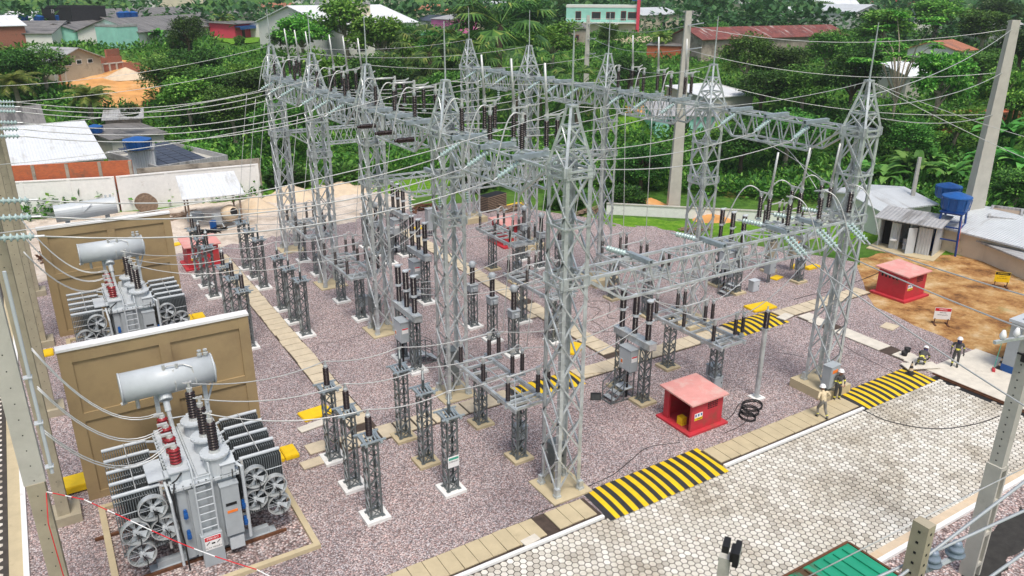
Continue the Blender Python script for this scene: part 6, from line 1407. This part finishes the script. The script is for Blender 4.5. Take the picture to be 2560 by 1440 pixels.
def make_banana(seed):
    r=random.Random(seed); t=thing('banana_plant','x','banana plant'); q=MB()
    for b in range(3):
        ox,oy=r.uniform(-.2,.2),r.uniform(-.2,.2); q.tube([(ox,oy,-.05),(ox,oy,.45)],[.045,.03],7)
    q.build('stem','leafm',t); q=MB()
    for b in range(3):
        ox,oy=r.uniform(-.2,.2),r.uniform(-.2,.2)
        for i in range(8):
            a=2*PI*i/8+r.random(); h=V((math.cos(a),math.sin(a),0)); s=h.cross(V((0,0,1))); el=r.uniform(.5,1.35); p=V((ox,oy,.42)); row=[]
            L=r.uniform(.5,.68)
            for k in range(7):
                u=k/6; ang=el-u*u*1.5; 
                if k: p=p+(h*math.cos(ang)+V((0,0,math.sin(ang))))*(L/6)
                w=.085*math.sin(PI*min(1,.12+u*.88))**.7; row.append((p-s*w+V((0,0,.02)),p,p+s*w+V((0,0,.02))))
            f=len(q.v); 
            for x in row: q.v+=[tuple(y) for y in x]
            for k in range(6):
                for c in (0,1): q.f.append((f+k*3+c,f+k*3+c+1,f+k*3+c+4,f+k*3+c+3)); q.m.append(0)
    q.build('leaves','leafb',t); return Proto(t)
def make_shrub(seed,lm):
    r=random.Random(seed); t=thing('shrub','x','shrub'); q=MB()
    for i in range(9): a=r.uniform(0,2*PI); q.tube([(0,0,-.1),(math.cos(a)*.2,math.sin(a)*.2,.4),(math.cos(a)*.4,math.sin(a)*.4,.75)],[.015,.012,.005],4)
    q.build('stems','barkdk',t); q=MB()
    for i in range(1500):
        d=rv(r); p=V((d.x*.6,d.y*.6,.45+d.z*.5))*(1); p=V((p.x*(.75+.25*math.sin(5*p.z+3)),p.y,max(.02,p.z)))*(r.random()**.25)
        leaf(q,p,d+rv(r)*.7,V((0,0,1))+rv(r)*.4,.13*r.uniform(.6,1.3),.08)
    q.build('leaves',lm,t); return Proto(t)
TR={'dark':[make_tree('dark',1),make_tree('dark',2)],'mid':[make_tree('mid',3),make_tree('mid',4)],'light':[make_tree('light',5),make_tree('light',6)],'cec':[make_cecropia(8)],'fan':[make_palm('fan',9),make_palm('fan',10)],'coco':[make_palm('coco',11),make_palm('coco',12)],'ban':[make_banana(13),make_banana(14)],'sh':[make_shrub(15,'leafm'),make_shrub(16,'leafd')]}
cnt={}
def plant(kind,px,hp,label,wide=1.0,dz=0):
    g=at(px[0],px[1]); h=hp/FPX*depth(g); i=cnt.get(kind,0); cnt[kind]=i+1; p=TR[kind][i%len(TR[kind])]
    gr={'dark':'trees','mid':'trees','light':'trees','cec':'trees','fan':'palms','coco':'palms','ban':'banana plants','sh':'shrubs'}[kind]
    p.put((g.x,g.y,g.z+dz),rng.uniform(0,6.28),label,gr,scale=(h*wide,h*wide,h))
P_=plant
P_('dark',(45,255),130,'dark tree mass behind the coconut palm at the left edge',1.2); P_('coco',(52,290),135,'coconut palm at the left edge with yellow green fronds',1.5); P_('coco',(235,312),120,'low coconut palm left of the orange sand',1.7); P_('mid',(120,240),120,'mid green tree beside the left coconut palm',1.3)
P_('dark',(478,152),105,'dense dark tree left of the bar, above the orange sand',1.0); P_('dark',(500,235),115,'dark broad tree right of the orange sand',1.35); P_('mid',(430,270),120,'leafy tree at the lower right of the orange sand',1.4); P_('mid',(540,300),130,'mid green tree left of the hindmost left tower',1.4); P_('light',(480,330),130,'light green tree above the solar roof',1.3); P_('light',(600,265),105,'light leafy tree behind the hindmost left tower',1.3); P_('mid',(590,360),140,'leafy tree behind the mouldy wall',1.2); P_('dark',(650,330),150,'dark tree between the two rear left towers',1.2); P_('mid',(720,400),150,'green tree below the rear left beam',1.2); P_('light',(500,430),70,'small light tree growing over the solar roof edge',1.2)
P_('ban',(312,110),60,'banana plant below the grey roofs',1.3); P_('ban',(400,112),50,'banana plant right of the brick garden wall',1.3); P_('ban',(356,108),46,'smaller banana plant below the grey roofs',1.3); P_('light',(520,55),30,'small tree behind the grey roofs',1.3); P_('coco',(565,92),70,'slim palm left of the bright lawn',1.2); P_('sh',(600,112),22,'round shrub on the near edge of the left lawn',1.3); P_('sh',(455,135),50,'shrub beside the banana plants',1.4)
P_('light',(870,170),160,'tall light green tree in front of the big silver roofed hall',1.1); P_('light',(760,170),130,'light green tree left of the big silver roofed hall',1.2); P_('mid',(735,120),85,'mid green tree right of the bar',1.0); P_('dark',(705,140),65,'dark tree beside the bright lawn',1.0); P_('light',(960,200),150,'leafy tree below the silver roofed hall',1.2); P_('mid',(1010,160),100,'tree left of the pink house',1.3); P_('dark',(890,310),130,'dark tree behind the third left row tower',1.3)
P_('fan',(1080,260),200,'fan palm left of the hindmost right tower',1.1); P_('fan',(1250,230),260,'tall fan palm behind the hindmost right tower, largest of the palms',1.1); P_('fan',(1170,280),200,'fan palm between the two rear right towers',1.0); P_('fan',(1010,300),180,'fan palm behind the third left row tower',1.1); P_('fan',(1350,300),190,'fan palm in front of the fourth right row tower',1.0); P_('fan',(1440,330),170,'fan palm left of the slim concrete pole',1.0); P_('fan',(1290,330),150,'low fan palm under the rear right row beam',1.2)
P_('dark',(1320,120),120,'dark tree between the tall palm and the turquoise building',1.3); P_('light',(1380,180),120,'layered light green tree left of the slim concrete pole',1.4); P_('dark',(1400,70),70,'dark tree beside the turquoise building',1.3); P_('mid',(1520,130),70,'round tree in front of the turquoise staircase',1.1); P_('coco',(1650,140),75,'small palm right of the turquoise building',1.3); P_('dark',(1180,120),110,'dark tree right of the pink house',1.3); P_('mid',(1110,180),110,'mid green tree below the pink house',1.4)
P_('dark',(1760,60),70,'dark tree above the left end of the rusty roof',1.5); P_('dark',(1900,70),65,'dark tree above the middle of the rusty roof',1.8); P_('mid',(2050,65),60,'tree above the right end of the rusty roof',1.6); P_('dark',(2120,40),40,'dark tree left of the crimson building',1.6); P_('mid',(1790,130),70,'round bush tree at the left end of the rusty warehouse',1.0)
P_('dark',(1960,230),110,'dark tree below the rusty warehouse, left one',1.4); P_('mid',(2060,200),120,'dense tree below the rusty warehouse, right one',1.3); P_('dark',(1900,290),110,'dark tree behind the second right row tower',1.4); P_('mid',(2000,290),120,'green tree behind the front right beam',1.4); P_('cec',(2225,335),290,'bare branched pale tree right of the front right tower',1.0); P_('light',(2200,140),110,'light leafy tree behind the bare branched one',1.5); P_('light',(2330,110),110,'leafy tree right of the crimson building',1.6); P_('mid',(2450,140),110,'tree left of the tall right pole',1.5); P_('dark',(2480,90),90,'dark tree at the upper right corner',1.6); P_('dark',(2540,200),120,'dark tree at the right edge above the brick ruin',1.4); P_('mid',(2440,240),110,'mid green tree below the white roofed house',1.5); P_('mid',(2260,420),120,'yellow green bush tree below the bare branched one',1.3); P_('dark',(2150,400),140,'dark tree behind the front right tower',1.2); P_('mid',(1960,420),140,'dark green thicket tree behind the beam switches',1.4); P_('dark',(1850,440),130,'dark thicket tree between the right towers',1.3); P_('dark',(1600,480),120,'thicket tree left of the tall middle pole',1.3); P_('light',(1800,400),80,'light bush tree right of the tall middle pole',1.3); P_('light',(2380,380),110,'light tree left of the tall right pole',1.3)
for k,(x,y,h) in enumerate(((2200,490,110),(2290,480,120),(2370,480,100),(2150,470,80),(2250,440,80),(2500,400,140),(2540,330,130),(2550,470,120),(2470,450,100),(2330,430,70))):
    P_('ban',(x,y),h,['banana plant above the toilet hut roofs, leftmost large one','banana plant above the silver roofs, tallest of the row','banana plant left of the foot of the tall right pole','small banana plant beside the front right tower','banana plant a little above the row behind the toilet hut','banana plant right of the tall right pole, middle one','banana plant right of the tall right pole, highest up','banana plant at the right edge, lowest one','banana plant just right of the tall right pole','small banana plant between the bush tree and the tall pole'][k],1.2)
P_('mid',(2530,540),120,'dense green tree at the right edge behind the roofs',1.4); P_('sh',(2430,610),40,'shrub at the foot of the tall right pole',1.3)
P_('sh',(720,470),60,'shrub behind the sand heaps, left one',1.5); P_('sh',(860,465),60,'shrub behind the sand heaps, right one',1.6); P_('sh',(1180,470),70,'shrub at the back of the yard behind the middle towers',1.6); P_('sh',(1420,520),60,'shrub at the back of the yard left of the low wall',1.6); P_('sh',(1560,520),60,'shrub above the left end of the low white wall',1.4); P_('sh',(1640,430),80,'shrub left of the tall middle pole',1.5); P_('sh',(345,388),30,'creeper on top of the silver tank enclosure',1.2,4.6)
P_('light',(2330,330),190,'tall pale green tree left of the tall right pole',.9); P_('dark',(2120,300),170,'tall dark tree just left of the bare branched tree',1.0); P_('mid',(1860,240),150,'tall mid green tree above the white tin shed',1.0); P_('dark',(950,330),190,'tall dark tree behind the middle of the left row',1.0); P_('light',(830,300),170,'tall light green tree behind the fourth left row tower',.9); P_('mid',(1120,330),150,'tall green tree behind the second left row tower',1.0); P_('dark',(1570,250),110,'dark tree left of the third right row tower',1.2); P_('light',(2480,330),150,'pale green tree right of the tall right pole',1.0); P_('mid',(390,90),50,'rounded tree in front of the long grey roofs',1.2)
# undergrowth, distant woods
def inpoly(x,y,P):
    c=False; n=len(P)
    for i in range(n):
        a,b=P[i],P[(i+1)%n]
        if (a[1]>y)!=(b[1]>y) and x<(b[0]-a[0])*(y-a[1])/(b[1]-a[1])+a[0]: c=not c
    return c
HB=[]
for a,b,D in HOUSES:
    d=(b-a).normalized(); n=V((-d.y,d.x)); HB.append([tuple(a-d*1-n*1.2),tuple(b+d*1-n*1.2),tuple(b+d*1+n*(D+1)),tuple(a-d*1+n*(D+1))])
r=random.Random(77); q=MB(); n=0; tries=0
while n<10500 and tries<70000:
    tries+=1
    az=YAW+r.uniform(-.68,.68); d=80+(r.random()**1.4)*150; x,y=d*math.sin(az),d*math.cos(az)
    if any(inpoly(x,y,p) for p in NOVEG) or any(inpoly(x,y,p) for p in HB): continue
    z=terr(x,y); n+=1; s=r.uniform(.5,1.2)*(1+d/260); hh=(1 if d<130 else .55)*max(.3,.9+.8*math.sin(x*.21)*math.sin(y*.17+1)+r.uniform(-.3,.5))
    for k in range(17):
        v=rv(r); v.z=abs(v.z); c=V((x,y,z+hh*r.random()))+V((v.x*s*.8,v.y*s*.8,v.z*s*.4)); leaf(q,c,v+rv(r)*.6,V((0,0,1))+rv(r)*.5,s*.46*r.uniform(.5,1.3),s*.24)
o=q.build('undergrowth','weed'); o['kind']='stuff'
r=random.Random(78); q=MB(); n=0
while n<1700:
    az=YAW+r.uniform(-.7,.7); d=190+(r.random()**1.5)*1500; x,y=d*math.sin(az),d*math.cos(az)
    if any(inpoly(x,y,p) for p in HB): continue
    if az<YAW-.1 and d>260 and r.random()<.9: continue
    if d>550 and r.random()<.45: continue
    if math.sin(x*.011+2)+math.sin(y*.009)+.5*math.sin(x*.03)<-.45 and d>330: continue
    n+=1; z=terr(x,y); s=r.uniform(2.0,4.2)*(1 if d<500 else 1.5)
    for k in range(46):
        v=rv(r); c=V((x,y,z+s*.9))+V((v.x*s,v.y*s,v.z*s*.8)); leaf(q,c,v+rv(r)*.8,V((0,0,1)),s*.42,s*.36)
o=q.build('distant_woodland','far'); o['kind']='stuff'
r=random.Random(79); q=MB()
for i in range(26):
    az=YAW+r.uniform(-.55,.6); d=r.uniform(330,560); x,y=d*math.sin(az),d*math.cos(az); z=terr(x,y)
    t=thing('distant_house',f'tiny far house on the horizon slope','house',(x,y,z),r.uniform(-.5,.5),'far houses on the slope'); w,dp,h=r.uniform(8,16),8,r.uniform(3,5)
    q=MB(); q.bb(0,w,0,dp,-2,h); q.build('walls',r.choice(['wplaster','cream','wplaster','cream']),t); q=MB(); q.add([(-.5,-.5,h),(w+.5,-.5,h),(w+.5,dp/2,h+1.8),(-.5,dp/2,h+1.8),(-.5,dp+.5,h),(w+.5,dp+.5,h)],[(0,1,2,3),(3,2,5,4)]); q.build('roof',r.choice(['rwhite','rtile','rgrey','rsilver']),t)

# ------------------------------------------------------------------ separate pieces of a part become parts of their own
SPLIT={'pole_flange':'pole_flange','end_cap':'end_cap','dark_interior':'dark_interior','end_fitting':'end_fitting','post_fitting':'post_fitting','contacts':'contact','contact':'contact','skid':'skid','pin_insulators':'pin_insulator','posts':'post','conservator_valves':'conservator_valve','front_conduits':'conduit','header_pipe':'header_pipe','feet':'foot','treads':'tread','conduits':'conduit','rail':'rail','insulator_arms':'insulator_arm'}
cache={}
def pieces(me):
    if me.name in cache: return cache[me.name]
    par=list(range(len(me.vertices)))
    def fd(a):
        while par[a]!=a: par[a]=par[par[a]]; a=par[a]
        return a
    for e in me.edges: par[fd(e.vertices[0])]=fd(e.vertices[1])
    isl={}
    for p in me.polygons: isl.setdefault(fd(p.vertices[0]),[]).append(p)
    # islands whose boxes touch stay together
    L=[]
    for ps in isl.values():
        vs={v for p in ps for v in p.vertices}; co=[me.vertices[v].co for v in vs]; L.append([ps,V((min(c.x for c in co),min(c.y for c in co),min(c.z for c in co))),V((max(c.x for c in co),max(c.y for c in co),max(c.z for c in co)))])
    ch=True
    while ch:
        ch=False
        for i in range(len(L)):
            for j in range(i+1,len(L)):
                a,b=L[i],L[j]
                if all(a[1][k]<=b[2][k]+.004 and b[1][k]<=a[2][k]+.004 for k in range(3)):
                    a[0]=a[0]+b[0]; a[1]=V(tuple(min(a[1][k],b[1][k]) for k in range(3))); a[2]=V(tuple(max(a[2][k],b[2][k]) for k in range(3))); L.pop(j); ch=True; break
            if ch: break
    out=[]
    for ps,_,_ in L:
        vs=sorted({v for p in ps for v in p.vertices}); ix={v:i for i,v in enumerate(vs)}
        m=bpy.data.meshes.new(me.name); m.from_pydata([me.vertices[v].co for v in vs],[],[[ix[v] for v in p.vertices] for p in ps])
        for mt in me.materials: m.materials.append(mt)
        m.polygons.foreach_set('material_index',[p.material_index for p in ps]); m.polygons.foreach_set('use_smooth',[p.use_smooth for p in ps]); m.update(); out.append(m)
    cache[me.name]=out; return out
for o in [o for o in bpy.data.objects if o.type=='MESH' and o.parent and o.name.split('.')[0] in SPLIT and not o.children]:
    ms=pieces(o.data)
    if not 1<len(ms)<30: continue
    nm_=SPLIT[o.name.split('.')[0]]; o.data=ms[0]; o.name=nm_
    for m in ms[1:]: c=o.copy(); c.data=m; c.name=nm_; COL.objects.link(c)

# ------------------------------------------------------------------ air
q=MB(); q.bb(-2600,3300,-2400,3300,-30,330); hz=q.build('haze',[]); hz['kind']='stuff'
hm=bpy.data.materials.new('air'); hm.use_nodes=True; ht=hm.node_tree
for n_ in list(ht.nodes):
    if n_.type!='OUTPUT_MATERIAL': ht.nodes.remove(n_)
pv=ht.nodes.new('ShaderNodeVolumePrincipled'); pv.inputs['Color'].default_value=(.86,.91,.97,1); pv.inputs['Density'].default_value=.00028; pv.inputs['Anisotropy'].default_value=.2
ht.links.new(pv.outputs[0],ht.nodes['Material Output'].inputs['Volume']); hz.data.materials.clear(); hz.data.materials.append(hm)
